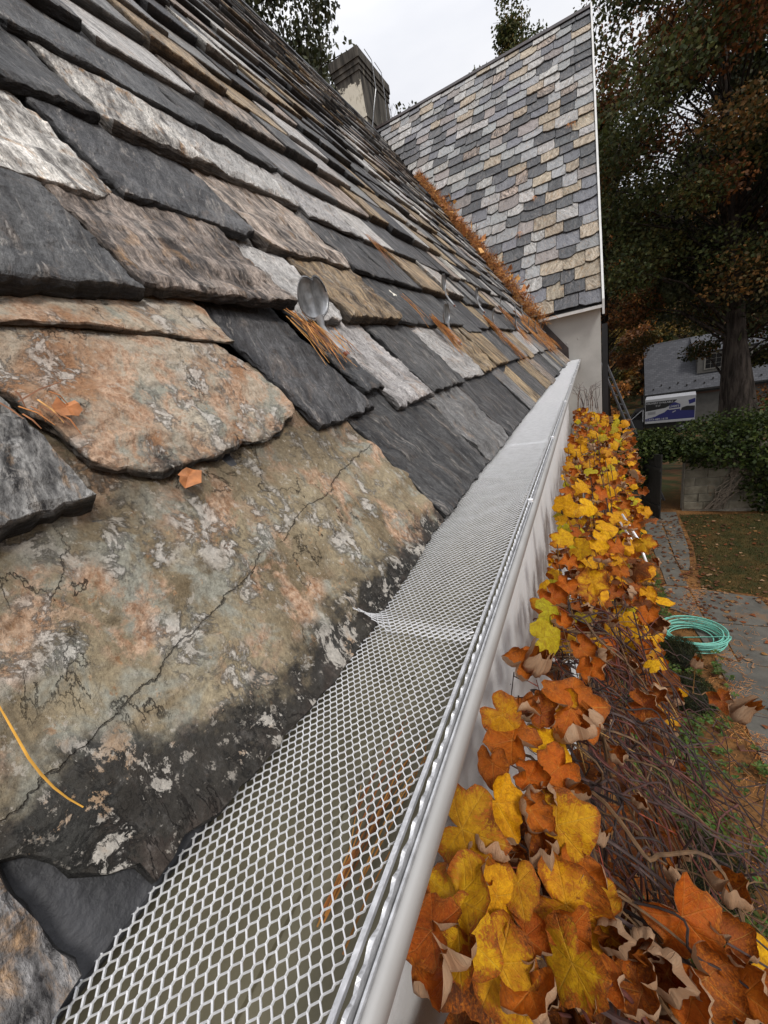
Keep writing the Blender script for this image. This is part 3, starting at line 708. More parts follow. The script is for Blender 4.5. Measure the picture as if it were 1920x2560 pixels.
# ---- snow guards
def snow_guard():
    root = bpy.data.objects.new('snow_guard', None)
    # strap
    cs = [(-.012, .004), (.02, .006), (.045, .008), (.066, .013), (.08, .024)]; wds = [.011, .010, .010, .013, .02]
    V = []; F = []
    for (a, b), wd in zip(cs, wds):
        V += [mloc(-wd, a, b), mloc(0, a, b + .006), mloc(wd, a, b), mloc(0, a, b - .003)]
    for i in range(len(cs) - 1):
        for k in range(4): F.append((i * 4 + k, i * 4 + (k + 1) % 4, i * 4 + 4 + (k + 1) % 4, i * 4 + 4 + k))
    F += [(3, 2, 1, 0)]
    strap = (V, F)
    # two-lobed pad, dished
    V = []; F = []; n = 28
    for layer in (0, 1):
        for r in (.0, .35, .7, .93, 1.0):
            for k in range(n):
                th = 2 * pi * k / n; x = sin(th); y = -cos(th)       # y=-1 at the neck, +1 at the notch
                R_ = 1.0 - .2 * max(0, cos(th)) ** 3 + .04 * abs(sin(th)) - .26 * math.exp(-((th - pi) / .22) ** 2) 
                R_ -= .0
                wx = .060 * x * R_ * r; wy = .043 * y * R_ * r
                dish = .0035 * r ** 2 - .0035 - .005 * abs(sin(th)) * r * (1 - r) + .004 * math.exp(-(wx / .009) ** 2) + (.003 if r > .95 else 0)
                a = .080 + (wy + .038) * .72; b = .018 + (wy + .038) * .62
                V.append(mloc(wx, a - dish * .62 - layer * .0016, b + dish * .8 - layer * .002))
    m5 = 5
    for L_ in (0, 1):
        o_ = L_ * m5 * n
        for i in range(m5 - 1):
            for k in range(n):
                q = (o_ + i * n + k, o_ + i * n + (k + 1) % n, o_ + (i + 1) * n + (k + 1) % n, o_ + (i + 1) * n + k)
                F.append(q if L_ else q[::-1])
    for k in range(n): F.append((4 * n + k, 4 * n + (k + 1) % n, m5 * n + 4 * n + (k + 1) % n, m5 * n + 4 * n + k))
    pad = (V, F)
    tip = ([mloc(-.009, -.006, .002), mloc(.009, -.006, .002), mloc(.009, .004, .002), mloc(-.009, .004, .002), mloc(-.008, -.004, .010), mloc(.008, -.004, .010), mloc(.008, .004, .010), mloc(-.008, .004, .010)],
           [(3, 2, 1, 0), (4, 5, 6, 7), (0, 1, 5, 4), (1, 2, 6, 5), (2, 3, 7, 6), (3, 0, 4, 7)])
    return strap, pad, tip
def mloc(u, a, b): return tuple(MU * u + MV * a + MN * b)
(sV, sF), (pV, pF), (tV, tF) = snow_guard()
sm = raw('strap', sV, sF, M['zinc_light'], True); pm = raw('pad', pV, pF, M['zinc'], True); tm = raw('rusty_tip', tV, tF, M['rust'])
GS = [(.747, .383), (1.66, .40), (2.78, .46), (3.75, .47), (4.6, .47), (5.2, .47), (5.85, .47), (2.16, .645), (2.87, .65), (3.86, .69), (4.7, .70), (5.3, .72)]
for (u, s) in GS:
    e_ = bpy.data.objects.new('snow_guard', None); link(e_); e_.empty_display_size = .05; e_.location = tuple(mpt(u, s, .006) - np.array(HL)); e_.parent = house
    for nm, me in (('strap', sm), ('pad', pm), ('rusty_tip', tm)):
        link(bpy.data.objects.new(nm, me), e_)
    e_.scale = (1.06,) * 3; e_.rotation_mode = 'QUATERNION'; e_.rotation_quaternion = Matrix.Rotation(radians(random.uniform(8, 18)), 3, Vector(MN)).to_quaternion()

# ================================================================== NEEDLES on the roof
M['needle_mix'] = simple('mixed_pine_needles', (.5, .2, .05), .6, var=.3, scale=60, bump=0, trans=.12, usecol=True)
NC = [(.58, .25, .06), (.5, .19, .045), (.36, .13, .035), (.7, .36, .1), (.22, .085, .03)]
def needle_mesh(name, spots, label, r=.0008, parent=None, kind='stuff'):
    """spots: (origin, axis, side, normal, length, n, spread) bunches of curved needles"""
    mb = MB()
    for (o, ax, sd_, nm, L, n, sp) in spots:
        o, ax, sd_, nm = map(np.array, (o, ax, sd_, nm))
        for _ in range(n):
            l = L * rng.uniform(.55, 1.1); a = rng.normal(0, sp); b = rng.uniform(.0, .22); st = o + sd_ * rng.normal(0, .012) + ax * rng.uniform(-.03, .03) + nm * rng.uniform(.002, .014)
            d = ax * cos(a) + sd_ * sin(a) + nm * (b - .1); cv = sd_ * rng.normal(0, .18) 
            p1 = st + d * l * .5 + nm * rng.uniform(0, .006); p2 = st + d * l + cv * l * .4 + nm * rng.uniform(-.002, .004)
            mb.tube([st, p1, p2], [r, r, r * .5], 3, cap=False, c=NC[rng.integers(0, 5)])
    o = mb.build(name, M['needle_mix'], parent); return tag(o, label, 'pine needles', kind=kind)
hgt = lambda u, s: mpt(u, s, .002)
spots = []
needle_mesh('pine_needle_bunch', [(mpt(.685, .47, .01), -MV + MU * .05, MU, MN, .105, 42, .22), (mpt(.785, .43, .004), -MV, MU, MN, .06, 8, .2)], 'bunch of rust coloured pine needles caught under the nearest snow guard')
needle_mesh('pine_needle_bunch', [(mpt(1.60, .52, .006), -MV, MU, MN, .16, 60, .12)], 'bunch of orange pine needles behind the second snow guard along the gutter')
needle_mesh('pine_needle_bunch', [(mpt(2.7, .58, .006), -MV, MU, MN, .2, 60, .14), (mpt(2.75, .40, .006), -MV, MU, MN, .2, 40, .12)], 'long orange trail of needles below the third guard from the viewer')
sp_ = [(mpt(u + rng.uniform(-.05, .05), s + .08, .006), -MV, MU, MN, .22, 55, .3) for (u, s) in GS if u > 3]
sp_ += [(mpt(rng.uniform(4.5, 6.3), rng.uniform(.3, .8), .008), -MV, MU, MN, .2, 40, .5) for _ in range(14)]
needle_mesh('pine_needle_drift', sp_, 'drift of orange needles among the far snow guards below the wing')
needle_mesh('pine_needle_bunch', [(mpt(1.72, .98, .006), -MV + MU * .2, MU, MN, .16, 16, .25), (mpt(1.45, .62, .006), -MV, MU, MN, .12, 8, .15)], 'loose pine needles scattered on the dark slates above the guards')
needle_mesh('pine_needle_bunch', [(mpt(.176, .352, .006), -MV * .95 + MU * .2, MU, MN, .03, 9, .12), (mpt(.186, .345, .012), MU * .9 + MV * .35, MV, MN, .05, 1, .05)], 'few brown needles wedged beside the rounded orange slate')
sp_ = [((-.192 + rng.normal(0, .008), -.03 + rng.random() * .25, -.384), np.array([.04, 1., .0]), np.array([1., 0, 0]), np.array([0, 0, .4]), .12, 4, .06) for _ in range(5)]
needle_mesh('pine_needle_bunch', sp_, 'brown needles lying inside the gutter under the mesh', r=.0009)
mb = MB(); pts = [mpt(.012, .118, .004), mpt(.03, .10, .006), mpt(.045, .083, .004), mpt(.062, .066, .006)]
pts = [mpt(.046, .150, .002), mpt(.0425, .125, .004), mpt(.040, .107, .005), mpt(.0395, .095, .005), mpt(.040, .084, .004), mpt(.0415, .074, .003), mpt(.044, .064, .002)]
mb.tube(pts, [.0004, .0006, .0007, .0007, .0006, .0005, .0004], 5)
M['yellow_needle'] = simple('yellow_needle', (.7, .36, .05), .5, bump=0)
tag(mb.build('pine_needle', M['yellow_needle']), 'single curved golden needle lying on the big lichen slate', 'pine needle')
# the heap filling the valley
def valley_pile():
    mb = MB()
    for _ in range(7000):
        f = rng.random() ** .9; s = .62 + f * 4.0; z = E0[2] + s * sin(TH); y = valley_y(z); x = valley_x(z)
        wdt = .24 * (1 - .6 * f) + .04
        a = rng.normal(0, .42); h = abs(rng.normal(0, .035)) + .01
        p = np.array([x, y, z]) + np.array([.62, -.58, 0]) * a * wdt + np.array([.45, -.5, .74]) * (h * .8 + .075 * max(0, 1 - abs(a) * 1.5) * (.6 + .6 * noise.noise((s * 5, 0, 0)))) 
        d = rng.normal(0, 1, 3); d /= np.linalg.norm(d); L = rng.uniform(.05, .12)
        q = p + d * L * .5 + np.array([0, 0, .01]); r_ = p + d * L
        mb.tube([p, q, r_], [.0026, .0026, .0014], 3, cap=False, c=NC[rng.integers(0, 5)])
    for _ in range(90):      # curled brown oak leaves among them
        f = rng.random(); s = .7 + f * 3; z = E0[2] + s * sin(TH); p = np.array([valley_x(z), valley_y(z), z]) + rng.normal(0, .05, 3) + np.array([.05, -.06, .13])
        a, b = rng.normal(0, .035, 3), rng.normal(0, .035, 3); mb.add([p, p + a, p + a + b + .01, p + b], [(0, 1, 2, 3)], NC[rng.integers(1, 5)])
    o = mb.build('pine_needle_heap', M['needle_mix']); return tag(o, 'thick orange heap of pine needles filling the roof valley', 'pine needles', kind='stuff')
valley_pile()
mb = MB()
for (u, s) in ((-.36, 3.62), (-.30, 3.6), (-1.05, 1.65), (-.85, 2.3)):
    for _ in range(18):
        p = wpt(u + rng.normal(0, .02), s, .03); q = p + WV * rng.uniform(-.16, .02) + WU * rng.normal(0, .02) + WN * .015; mb.tube([p, q], [.0018, .001], 3, cap=False)
tag(mb.build('pine_needle_bunch', M['needle']), 'small orange needle tufts stuck on the patterned wing roof', 'pine needles', kind='stuff')
# fallen leaf fragments on the slates
M['litter'] = simple('leaf_litter', (.55, .22, .08), .6, var=.3, scale=60, bump=.2, trans=.2); M['litter_pale'] = simple('pale_chip', (.7, .66, .56), .6, var=.1, bump=.1)
def chip(o, sz, mat, label, cat='leaf fragment'):
    n = 11; V = [o + MN * .012]; 
    for k in range(n):
        a = 2 * pi * k / n; r = sz * rng.uniform(.55, 1.05); V.append(o + MU * cos(a) * r * 1.2 + MV * sin(a) * r + MN * (.008 + .008 * rng.random()))
    c = np.mean(V, 0); tag(mk('leaf_fragment', np.array(V) - c, [(0, k + 1, (k + 1) % n + 1) for k in range(n)], mat, loc=tuple(c)), label, cat)
chip(mpt(.199, .345, .0), .012, M['litter'], 'torn orange leaf scrap beside the left rim of the rounded slate')
chip(mpt(.258, .245, -.012), .014, M['litter'], 'orange leaf scrap under the lip of the rounded slate')
chip(mpt(1.375, .63, .004), .018, M['litter_pale'], 'small white chip lying beside the tan slate above the nearest guard')

# ================================================================== THE VINE
def leaf_mesh(k, heart=False, dry=0.):
    r_ = np.random.default_rng(100 + k); n = 40; rings = [0, .22, .45, .68, .86, 1.0]
    V = []; F = []; rad = []; vein = []; lp = []
    lobes = [0, 1.15, -1.15, 2.15, -2.15]; amp = [1.0, .82, .82, .62, .62]; ph = r_.random() * 9
    kx, ky = r_.uniform(.25, .9), r_.uniform(-.1, .7)
    for r in rings:
        for i in range(n):
            th = -pi + 2 * pi * i / n
            if heart: R_ = .80 + .2 * math.exp(-(th / .35) ** 2) - .05 * abs(sin(th)) + .03 * sin(9 * th)
            else:
                R_ = .74 + sum(a * .27 * math.exp(-((th - l) / (.26 if l == 0 else .27)) ** 2) for l, a in zip(lobes, amp)); R_ += .03 * sin(13 * th + ph) + .02 * sin(23 * th)
            R_ -= .62 * math.exp(-((abs(th) - pi) / .28) ** 2) * (1 if not heart else .9)
            R_ += .03 * noise.noise((th * 3, ph, 0)); R_ = max(.12, R_)
            x, y = R_ * r * cos(th), R_ * r * sin(th)
            vn = max(math.exp(-((th - l) / .10) ** 2) for l in lobes) if r > .05 else 1.
            z = -kx * y * y * .5 - ky * x * x * .4 + .05 * r * (1 - vn) * sin(3 * th + ph) + .17 * r * r * noise.noise((x * 2.4 + ph, y * 2.4, 1.)) - .025 * vn * r
            if dry: 
                e = max(0., r - .35) / .65; roll = dry * e ** 1.6 * (1 + .6 * noise.noise((th * 1.3 + ph, 2., 0)))
                z += roll * .75; x *= 1 - .55 * min(1., roll); y *= 1 - .75 * min(1., roll); z += .12 * e * noise.noise((th * 4, ph, 4.))
            V.append((x, y, z)); rad.append(r); vein.append(vn * (1 if r < .97 else .3)); lp.append((R_ * r * cos(th), R_ * r * sin(th), k))
    for j in range(len(rings) - 1):
        for i in range(n):
            a = (j * n + i, j * n + (i + 1) % n, (j + 1) * n + (i + 1) % n, (j + 1) * n + i); F.append((a[3], a[2], a[1], a[0]) if False else (a[0], a[3], a[2], a[1]))
    me = raw('leaf', V, F, M['leaf'], True, dict(rad=rad, vein=vein, lp=np.array(lp), lc=np.ones((len(V), 4)), lb=np.zeros(len(V))))
    return me
LM = {'lobed': [leaf_mesh(k) for k in range(5)], 'heart': [leaf_mesh(10 + k, True) for k in range(4)], 'curl': [leaf_mesh(20 + k, False, .5) for k in range(5)], 'cup': [leaf_mesh(40 + k, k > 2, .24) for k in range(6)], 'dry': [leaf_mesh(30 + k, False, .85 + .15 * k) for k in range(4)]}
vine = empty('climbing_vine', (.0, 2.5, -5.5)); tag(vine, 'autumn vine with yellow and orange leaves climbing the wall below the gutter', 'vine')
nl = 0
def place_leaf(x, y, z, size, kind, tilt=.62):
    global nl
    pick = {'Y': ['heart', 'heart', 'lobed', 'cup'], 'G': ['heart'], 'M': ['lobed', 'cup', 'cup', 'heart'], 'O': ['curl', 'curl', 'cup'], 'B': ['dry', 'dry', 'curl']}[kind]
    me = random.choice(LM[random.choice(pick)])
    o = bpy.data.objects.new('leaf', me); link(o); nl += 1
    v = Vector((-x * .45 + .12 + random.gauss(0, tilt * .8), -y * .25 - .25 + random.gauss(0, tilt * .8), .85)).normalized()
    q = v.to_track_quat('Z', 'Y'); o.rotation_mode = 'QUATERNION'
    # tips hang outward and down
    spin = random.gauss(-.9, .9)
    o.rotation_quaternion = q @ Matrix.Rotation(spin, 4, 'Z').to_quaternion()
    o.location = (x, y, z); s = size * .62; o.scale = (s, s, s * (1 if kind != 'B' else 1.1))
    c = {'Y': (.72, .37, .008), 'G': (.44, .36, .015), 'M': (.62, .31, .010), 'O': (.46, .115, .010), 'B': (.32, .085, .02)}[kind]
    j = random.uniform(.85, 1.15); br = {'Y': .34, 'G': .1, 'M': .7, 'O': .72, 'B': .9}[kind] + random.uniform(-.1, .1)
    o.color = (c[0] * j, c[1] * j * random.uniform(.9, 1.1), c[2], min(1, max(0, br)))
    par(o, vine); return o
HAND = [(-0.191,0.360,-0.719,0.111,'M'),(-0.154,0.434,-0.741,0.100,'Y'),(-0.104,0.452,-0.772,0.096,'O'),(-0.065,0.458,-0.795,0.111,'M'),(-0.177,0.277,-0.728,0.137,'M'),(-0.132,0.313,-0.755,0.074,'Y'),(-0.119,0.254,-0.763,0.116,'M'),(-0.194,0.229,-0.718,0.092,'O'),(-0.165,0.208,-0.735,0.116,'O'),(-0.047,0.361,-0.806,0.139,'M'),(-0.008,0.405,-0.829,0.080,'M'),(-0.027,0.411,-0.818,0.096,'O'),(-0.107,0.338,-0.770,0.062,'M'),(-0.093,0.295,-0.778,0.077,'O'),(-0.037,0.298,-0.812,0.094,'M'),(-0.082,0.248,-0.785,0.095,'O'),(-0.004,0.305,-0.832,0.081,'O'),(0.042,0.321,-0.859,0.087,'B'),(0.106,0.447,-0.898,0.116,'O'),(0.077,0.371,-0.880,0.112,'B'),(0.175,0.520,-0.939,0.085,'B'),(0.124,0.391,-0.909,0.100,'B'),(0.169,0.401,-0.935,0.105,'O'),(0.211,0.467,-0.961,0.078,'Y'),(-0.170,0.486,-0.732,0.073,'O'),(-0.113,0.502,-0.766,0.081,'O'),(-0.148,0.555,-0.745,0.120,'O'),(-0.170,0.586,-0.732,0.091,'M'),(-0.086,0.600,-0.782,0.108,'Y'),(-0.052,0.708,-0.803,0.150,'O'),(-0.037,0.639,-0.812,0.111,'O'),(-0.143,0.644,-0.748,0.100,'O'),(-0.164,0.733,-0.736,0.105,'O'),(-0.126,0.752,-0.758,0.138,'B'),(-0.118,0.900,-0.763,0.131,'G'),(-0.141,0.800,-0.749,0.093,'O'),(-0.121,1.009,-0.762,0.102,'G'),(-0.084,1.002,-0.783,0.107,'O'),(-0.037,0.931,-0.812,0.119,'O'),(-0.010,0.870,-0.828,0.118,'O'),(0.012,0.940,-0.841,0.075,'B'),(0.097,0.845,-0.892,0.123,'B'),(0.131,0.931,-0.912,0.096,'B'),(0.306,1.005,-1.017,0.133,'B'),(0.284,1.017,-1.004,0.098,'B'),(0.252,1.140,-0.985,0.082,'B'),(0.131,1.021,-0.912,0.049,'Y'),(-0.076,0.739,-0.788,0.097,'M'),(-0.114,1.086,-0.766,0.143,'O'),(-0.080,1.199,-0.786,0.123,'O'),(-0.006,1.279,-0.830,0.166,'M'),(-0.079,1.352,-0.787,0.135,'O'),(0.062,1.295,-0.871,0.110,'B'),(-0.052,1.528,-0.803,0.157,'Y'),(-0.111,1.559,-0.767,0.133,'Y'),(0.014,1.650,-0.842,0.156,'Y'),(0.027,1.509,-0.850,0.144,'O'),(0.082,1.691,-0.883,0.137,'O'),(0.088,1.508,-0.887,0.107,'O'),(0.149,1.910,-0.923,0.129,'O'),(0.200,1.879,-0.954,0.158,'M'),(0.055,1.891,-0.867,0.152,'Y'),(-0.020,2.013,-0.822,0.162,'Y'),(-0.117,1.877,-0.764,0.155,'Y'),(-0.043,2.329,-0.808,0.171,'Y'),(-0.123,2.284,-0.760,0.157,'O'),(0.047,2.315,-0.862,0.155,'O'),(0.142,2.243,-0.919,0.149,'O'),(0.128,2.599,-0.911,0.156,'B'),(-0.152,0.355,-0.743,0.079,'O'),(-0.079,0.406,-0.787,0.082,'B'),(0.015,0.360,-0.843,0.080,'B'),(-0.043,0.327,-0.808,0.072,'O'),(-0.162,0.335,-0.737,0.071,'O'),(-0.130,0.383,-0.756,0.059,'B'),(-0.155,0.249,-0.741,0.081,'M'),(0.056,0.382,-0.868,0.068,'B'),(0.024,0.328,-0.848,0.076,'O'),(0.102,0.359,-0.895,0.083,'O'),(0.165,0.453,-0.933,0.078,'B'),(0.194,0.417,-0.950,0.073,'B'),(-0.087,0.505,-0.782,0.068,'B'),(-0.002,0.712,-0.833,0.072,'B'),(0.031,0.671,-0.852,0.058,'B'),(-0.006,0.485,-0.830,0.048,'B'),(0.063,0.583,-0.872,0.044,'B'),(0.108,0.497,-0.899,0.039,'B'),(-0.020,1.110,-0.822,0.100,'B'),(0.040,1.103,-0.858,0.077,'B'),(-0.108,0.661,-0.769,0.091,'B'),(-0.067,0.556,-0.794,0.089,'O'),(-0.043,0.530,-0.808,0.069,'B')]
for (x, y, z, s, k) in HAND: place_leaf(x, y, z + .03 + random.uniform(0, .03), s * (1.05 if y < .75 else (.82 if y < 1.1 else .66)), k)
n_far = 296 - len(HAND)
for i in range(n_far):
    y = 1.2 + 5.05 * (i / n_far) ** 1.2; t = random.random()
    wmax = .36 + .05 * y
    x = -.17 + wmax * t; z = -.93 - .08 * t - .22 * t * t + random.uniform(-.05, .05)
    k = random.choices('YGMOB', [.30, .12, .20, .26, .12])[0] if t < .75 else random.choices('YMOB', [.15, .15, .4, .3])[0]
    place_leaf(x, y, z, random.uniform(.07, .115), k, .5)
# the leaves behind them, too many to tell apart
V = []; F = []; A = dict(rad=[], vein=[], lp=[])
def under_leaf(me_, Mx):
    b = len(V)
    for v in me_.vertices: V.append(Mx @ v.co)
    for p in me_.polygons: F.append(tuple(i + b for i in p.vertices))
small = [leaf_mesh(50), leaf_mesh(51, False, .6), leaf_mesh(52, True), leaf_mesh(53, True, .25)]
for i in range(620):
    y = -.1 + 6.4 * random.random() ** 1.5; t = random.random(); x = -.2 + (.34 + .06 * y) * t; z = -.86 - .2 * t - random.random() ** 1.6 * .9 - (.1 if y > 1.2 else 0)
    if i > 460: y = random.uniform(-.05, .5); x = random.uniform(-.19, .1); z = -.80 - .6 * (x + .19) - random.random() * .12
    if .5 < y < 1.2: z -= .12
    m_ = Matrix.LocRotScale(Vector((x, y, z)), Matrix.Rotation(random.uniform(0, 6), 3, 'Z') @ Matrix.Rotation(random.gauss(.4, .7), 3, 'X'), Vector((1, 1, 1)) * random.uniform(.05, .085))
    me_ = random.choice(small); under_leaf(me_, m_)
for i in range(0):
    pass
nrep = len(V) // len(small[0].vertices)
def gat(me_, k, dim):
    a = np.zeros(len(me_.vertices) * dim, np.float32); me_.attributes[k].data.foreach_get('value' if dim == 1 else 'vector', a); return a if dim == 1 else a.reshape(-1, 3)
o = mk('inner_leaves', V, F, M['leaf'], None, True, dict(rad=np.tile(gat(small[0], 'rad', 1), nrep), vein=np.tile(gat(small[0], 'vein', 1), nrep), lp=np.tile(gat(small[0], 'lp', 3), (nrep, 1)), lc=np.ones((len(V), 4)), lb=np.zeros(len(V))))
o.color = (.15, .05, .018, .55); par(o, vine); o['kind'] = 'stuff'  # dark tint paints in the shade of the gaps between leaves
V = []; F = []; LC = []; LB = []
for i in range(640):
    y = 1.35 + 4.9 * random.random(); t = random.random(); x = -.19 + (.36 + .05 * y) * t; z = -1.0 - .08 * t - .24 * t * t + random.uniform(-.14, .04)
    m_ = Matrix.LocRotScale(Vector((x, y, z)), (Vector((random.gauss(.1, .45), random.gauss(-.3, .45), .85)).normalized().to_track_quat('Z', 'Y').to_matrix() @ Matrix.Rotation(random.uniform(0, 6), 3, 'Z')), Vector((1, 1, 1)) * random.uniform(.034, .058))
    under_leaf(random.choice(small), m_); nv_ = len(small[0].vertices)
    cc, bb = random.choices([((.72, .38, .008), .35), ((.46, .40, .015), .05), ((.62, .32, .01), .65), ((.56, .15, .01), .7), ((.34, .09, .02), .9)], [.24, .1, .18, .30, .18])[0]
    LC += [(*cc, 1)] * nv_; LB += [bb] * nv_
nrep = len(V) // len(small[0].vertices)
o = mk('far_leaves', V, F, M['leaf'], None, True, dict(rad=np.tile(gat(small[0], 'rad', 1), nrep), vein=np.tile(gat(small[0], 'vein', 1), nrep), lp=np.tile(gat(small[0], 'lp', 3), (nrep, 1)), lc=np.array(LC), lb=np.array(LB)))
o.color = (1, 1, 1, 0); par(o, vine); o['kind'] = 'stuff'
# stems: woody canes rising from the bed, arching over and trailing down
mb = MB()
def cane(p0, p1, p2, p3, r0, r1, n=12, wob=.03):
    P = []; sx = random.random() * 99
    for i in range(n + 1):
        t = i / n; q = (1 - t) ** 3 * Vector(p0) + 3 * (1 - t) ** 2 * t * Vector(p1) + 3 * (1 - t) * t * t * Vector(p2) + t ** 3 * Vector(p3)
        q += Vector((noise.noise((t * 4 + sx, 0, 0)), noise.noise((t * 4 + sx, 5, 0)), noise.noise((t * 4 + sx, 9, 0)))) * wob * (1 if 0 < i < n else .3); P.append(q)
    mb.tube(P, [r0 + (r1 - r0) * i / n for i in range(n + 1)], 5, c=random.choice([(.05, .022, .018), (.06, .035, .03), (.03, .018, .015), (.13, .07, .03), (.10, .028, .02)]), cap=False)
for k in range(85):      # from the wall out and down in the gap beside the camera
    y = random.uniform(.3, 1.25); x = random.uniform(-.17, .0)
    dy = random.uniform(-.35, .1); ex = random.uniform(.15, .55)
    cane((x, y, -.8 - random.random() * .15), (x + .12, y + dy * .2, -.74), (x + ex * .7, y + dy * .6, -.95 - random.random() * .3), (x + ex, y + dy, -1.3 - random.random() * 1.2), random.uniform(.0018, .0042), random.uniform(.001, .0016), 30, .08)
for k in range(26):      # long trailing shoots toward the lower right
    y = random.uniform(.35, .9); x = random.uniform(-.1, .08)
    cane((x, y, -.85), (x + .08, y - .05, -.80), (x + .22, y - .10, -.95), (x + random.uniform(.2, .45), y + random.uniform(-.3, .2), -1.0 - random.random() * .35), .0022, .0009, 26, .05)
for k in range(130):     # canes down to the ground all along the wall
    y = random.uniform(-.2, 6.2); x = random.uniform(-.19, .12)
    cane((x * .6, y, -5.5), (x + .1, y + random.uniform(-.3, .3), -4), (x + random.uniform(0, .25), y + random.uniform(-.3, .3), -2.2), (x, y + random.uniform(-.4, .4), -.85 - random.random() * .2), random.uniform(.003, .008), .0025, 16, .06)
for k in range(150):     # tangle
    y = random.uniform(.3, 1.6); x = random.uniform(-.15, .25); z = -.85 - .5 * (x + .17) - random.random() * .35
    d = [random.gauss(0, .16) for _ in range(6)]
    cane((x, y, z), (x + d[0], y + d[1], z + d[2] * .5), (x + d[3], y + d[4], z + d[5] * .5), (x + d[0] + .12, y + d[4], z - .12), random.uniform(.0014, .003), .0011, 10, .06)
M['cane'] = simple('vine_cane', (.08, .04, .03), .7, var=.4, scale=60, bump=.2, usecol=True)
o = mb.build('stems', M['cane']); par(o, vine); o['kind'] = 'stuff'
mb = MB()
for (x, y, z, s, k) in HAND:
    d = Vector((abs(random.gauss(.02, .03)), random.gauss(.05, .04), -.10)); mb.tube([(x, y, z + .03), Vector((x, y, z)) + d * .5 + Vector((0, 0, .015)), Vector((x, y, z)) + d], [.0011, .0012, .0016], 4, c=(.30, .06, .03) if random.random() < .6 else (.35, .2, .06), cap=False)
o = mb.build('leaf_stalks', M['cane']); par(o, vine); o['kind'] = 'stuff'
mb = MB()                # dry tips of the plant against the far wall
for k in range(26):
    y = random.uniform(5.7, 6.36); x = random.uniform(-.15, .1); cane((x, y, -.9), (x, y, -.75), (x + random.gauss(0, .05), y, -.62), (x + random.gauss(0, .08), y + random.gauss(0, .05), -.55 - random.random() * .1), .003, .0012, 7, .03)
o = mb.build('dry_shoots', M['cane']); par(o, vine)

# ================================================================== THE GARDEN
GZ = -5.5
def ground_h(x, y):
    if y < 14: z = 0.
    elif y < 34: t = (y - 14) / 20; z = -3.8 * (3 * t * t - 2 * t ** 3)
    elif y < 60: z = -3.8
    else: z = -3.8 + (y - 60) * .30 if y < 130 else 17.2
    if x > 14: z += min(12, (x - 14) * .10)
    return GZ + z
def soil():
    m, t = new_mat('ground_soil'); p = t.pos(); f = t.noise(p, 1.2, 7, .6); g = t.noise(p, 26, 6, .7); x = t.sep(p)
    c = t.mix(t.step(f, .35, .65), rgb(.12, .055, .02), rgb(.24, .115, .04)); c = t.mix(t.step(g, .42, .7), c, rgb(.05, .03, .016))
    far = t.step(x[1], 13.5, 16.); c = t.mix(far, c, t.mix(t.step(f, .45, .6), rgb(.035, .038, .015), rgb(.09, .045, .02)))
    t.bsdf(c, .9, t.bump(t.math('ADD', f, g), .6, .03), spec=.1); return m
M['soil'] = soil()
xs = [-300, -120, -60, -20, -8, -2, 0, 2, 4, 6, 9, 12, 16, 22, 30, 45, 70, 120, 300]; ysg = [-200, -60, -20, -5, 0, 2, 4, 6, 8, 10, 12, 14, 16, 18, 20, 22, 25, 28, 31, 34, 38, 45, 55, 60, 65, 72, 80, 95, 110, 130, 200, 400]
V = [(x, y, ground_h(x, y) - .02 + (.0 if y < 14 else .25 * noise.noise((x * .3, y * .3, 0)))) for y in ysg for x in xs]; nX = len(xs)
F = [(j * nX + i, j * nX + i + 1, (j + 1) * nX + i + 1, (j + 1) * nX + i) for j in range(len(ysg) - 1) for i in range(nX - 1)]
g = mk('ground', V, F, M['soil']); g['kind'] = 'structure'
# lawn
def lawn_mat():
    m, t = new_mat('lawn_turf'); p = t.pos(); f = t.noise(p, 3, 7, .65); g = t.noise(p, 45, 5, .7)
    c = t.mix(t.step(f, .4, .62), rgb(.045, .042, .014), rgb(.10, .062, .022)); c = t.mix(t.step(g, .4, .7), c, rgb(.025, .026, .01))
    t.bsdf(c, .9, t.bump(g, .6, .02), spec=.1); return m
M['lawn'] = lawn_mat()
Lp = [(2.28, 13.3), (2.26, 11.2), (2.02, 9.1), (2.75, 9.05), (3.1, 8.9), (4.2, 8.6), (7, 8.4), (7, 13.3)]
lw = mk('lawn', [(x, y, GZ - .012) for x, y in Lp], [tuple(range(len(Lp)))], M['lawn']); lw['kind'] = 'structure'
def inside(x, y, P):
    c = False
    for i in range(len(P)):
        (x0, y0), (x1, y1) = P[i - 1], P[i]
        if (y0 > y) != (y1 > y) and x < (x1 - x0) * (y - y0) / (y1 - y0) + x0: c = not c
    return c
mb = MB(); k = 0
while k < 16000:
    x, y = random.uniform(2, 5.6), random.uniform(8.4, 13.4)
    if not inside(x, y, Lp): continue
    k += 1; h = random.uniform(.02, .05); a = random.uniform(0, 6.3); dx, dy = cos(a) * .005, sin(a) * .005; b = random.gauss(0, .02); n0 = noise.noise((x * 1.5, y * 1.5, 0))
    c = (.05, .055, .015) if random.random() < .55 + n0 else (.13, .075, .025)
    mb.add([(x - dx, y - dy, GZ - .012), (x + dx, y + dy, GZ - .012), (x + b, y + random.gauss(0, .02), GZ + h)], [(0, 1, 2)], c)
tag(mb.build('lawn_grass', M['foliage']), 'thin autumn grass of the lawn beyond the flagstones', 'grass', kind='stuff')
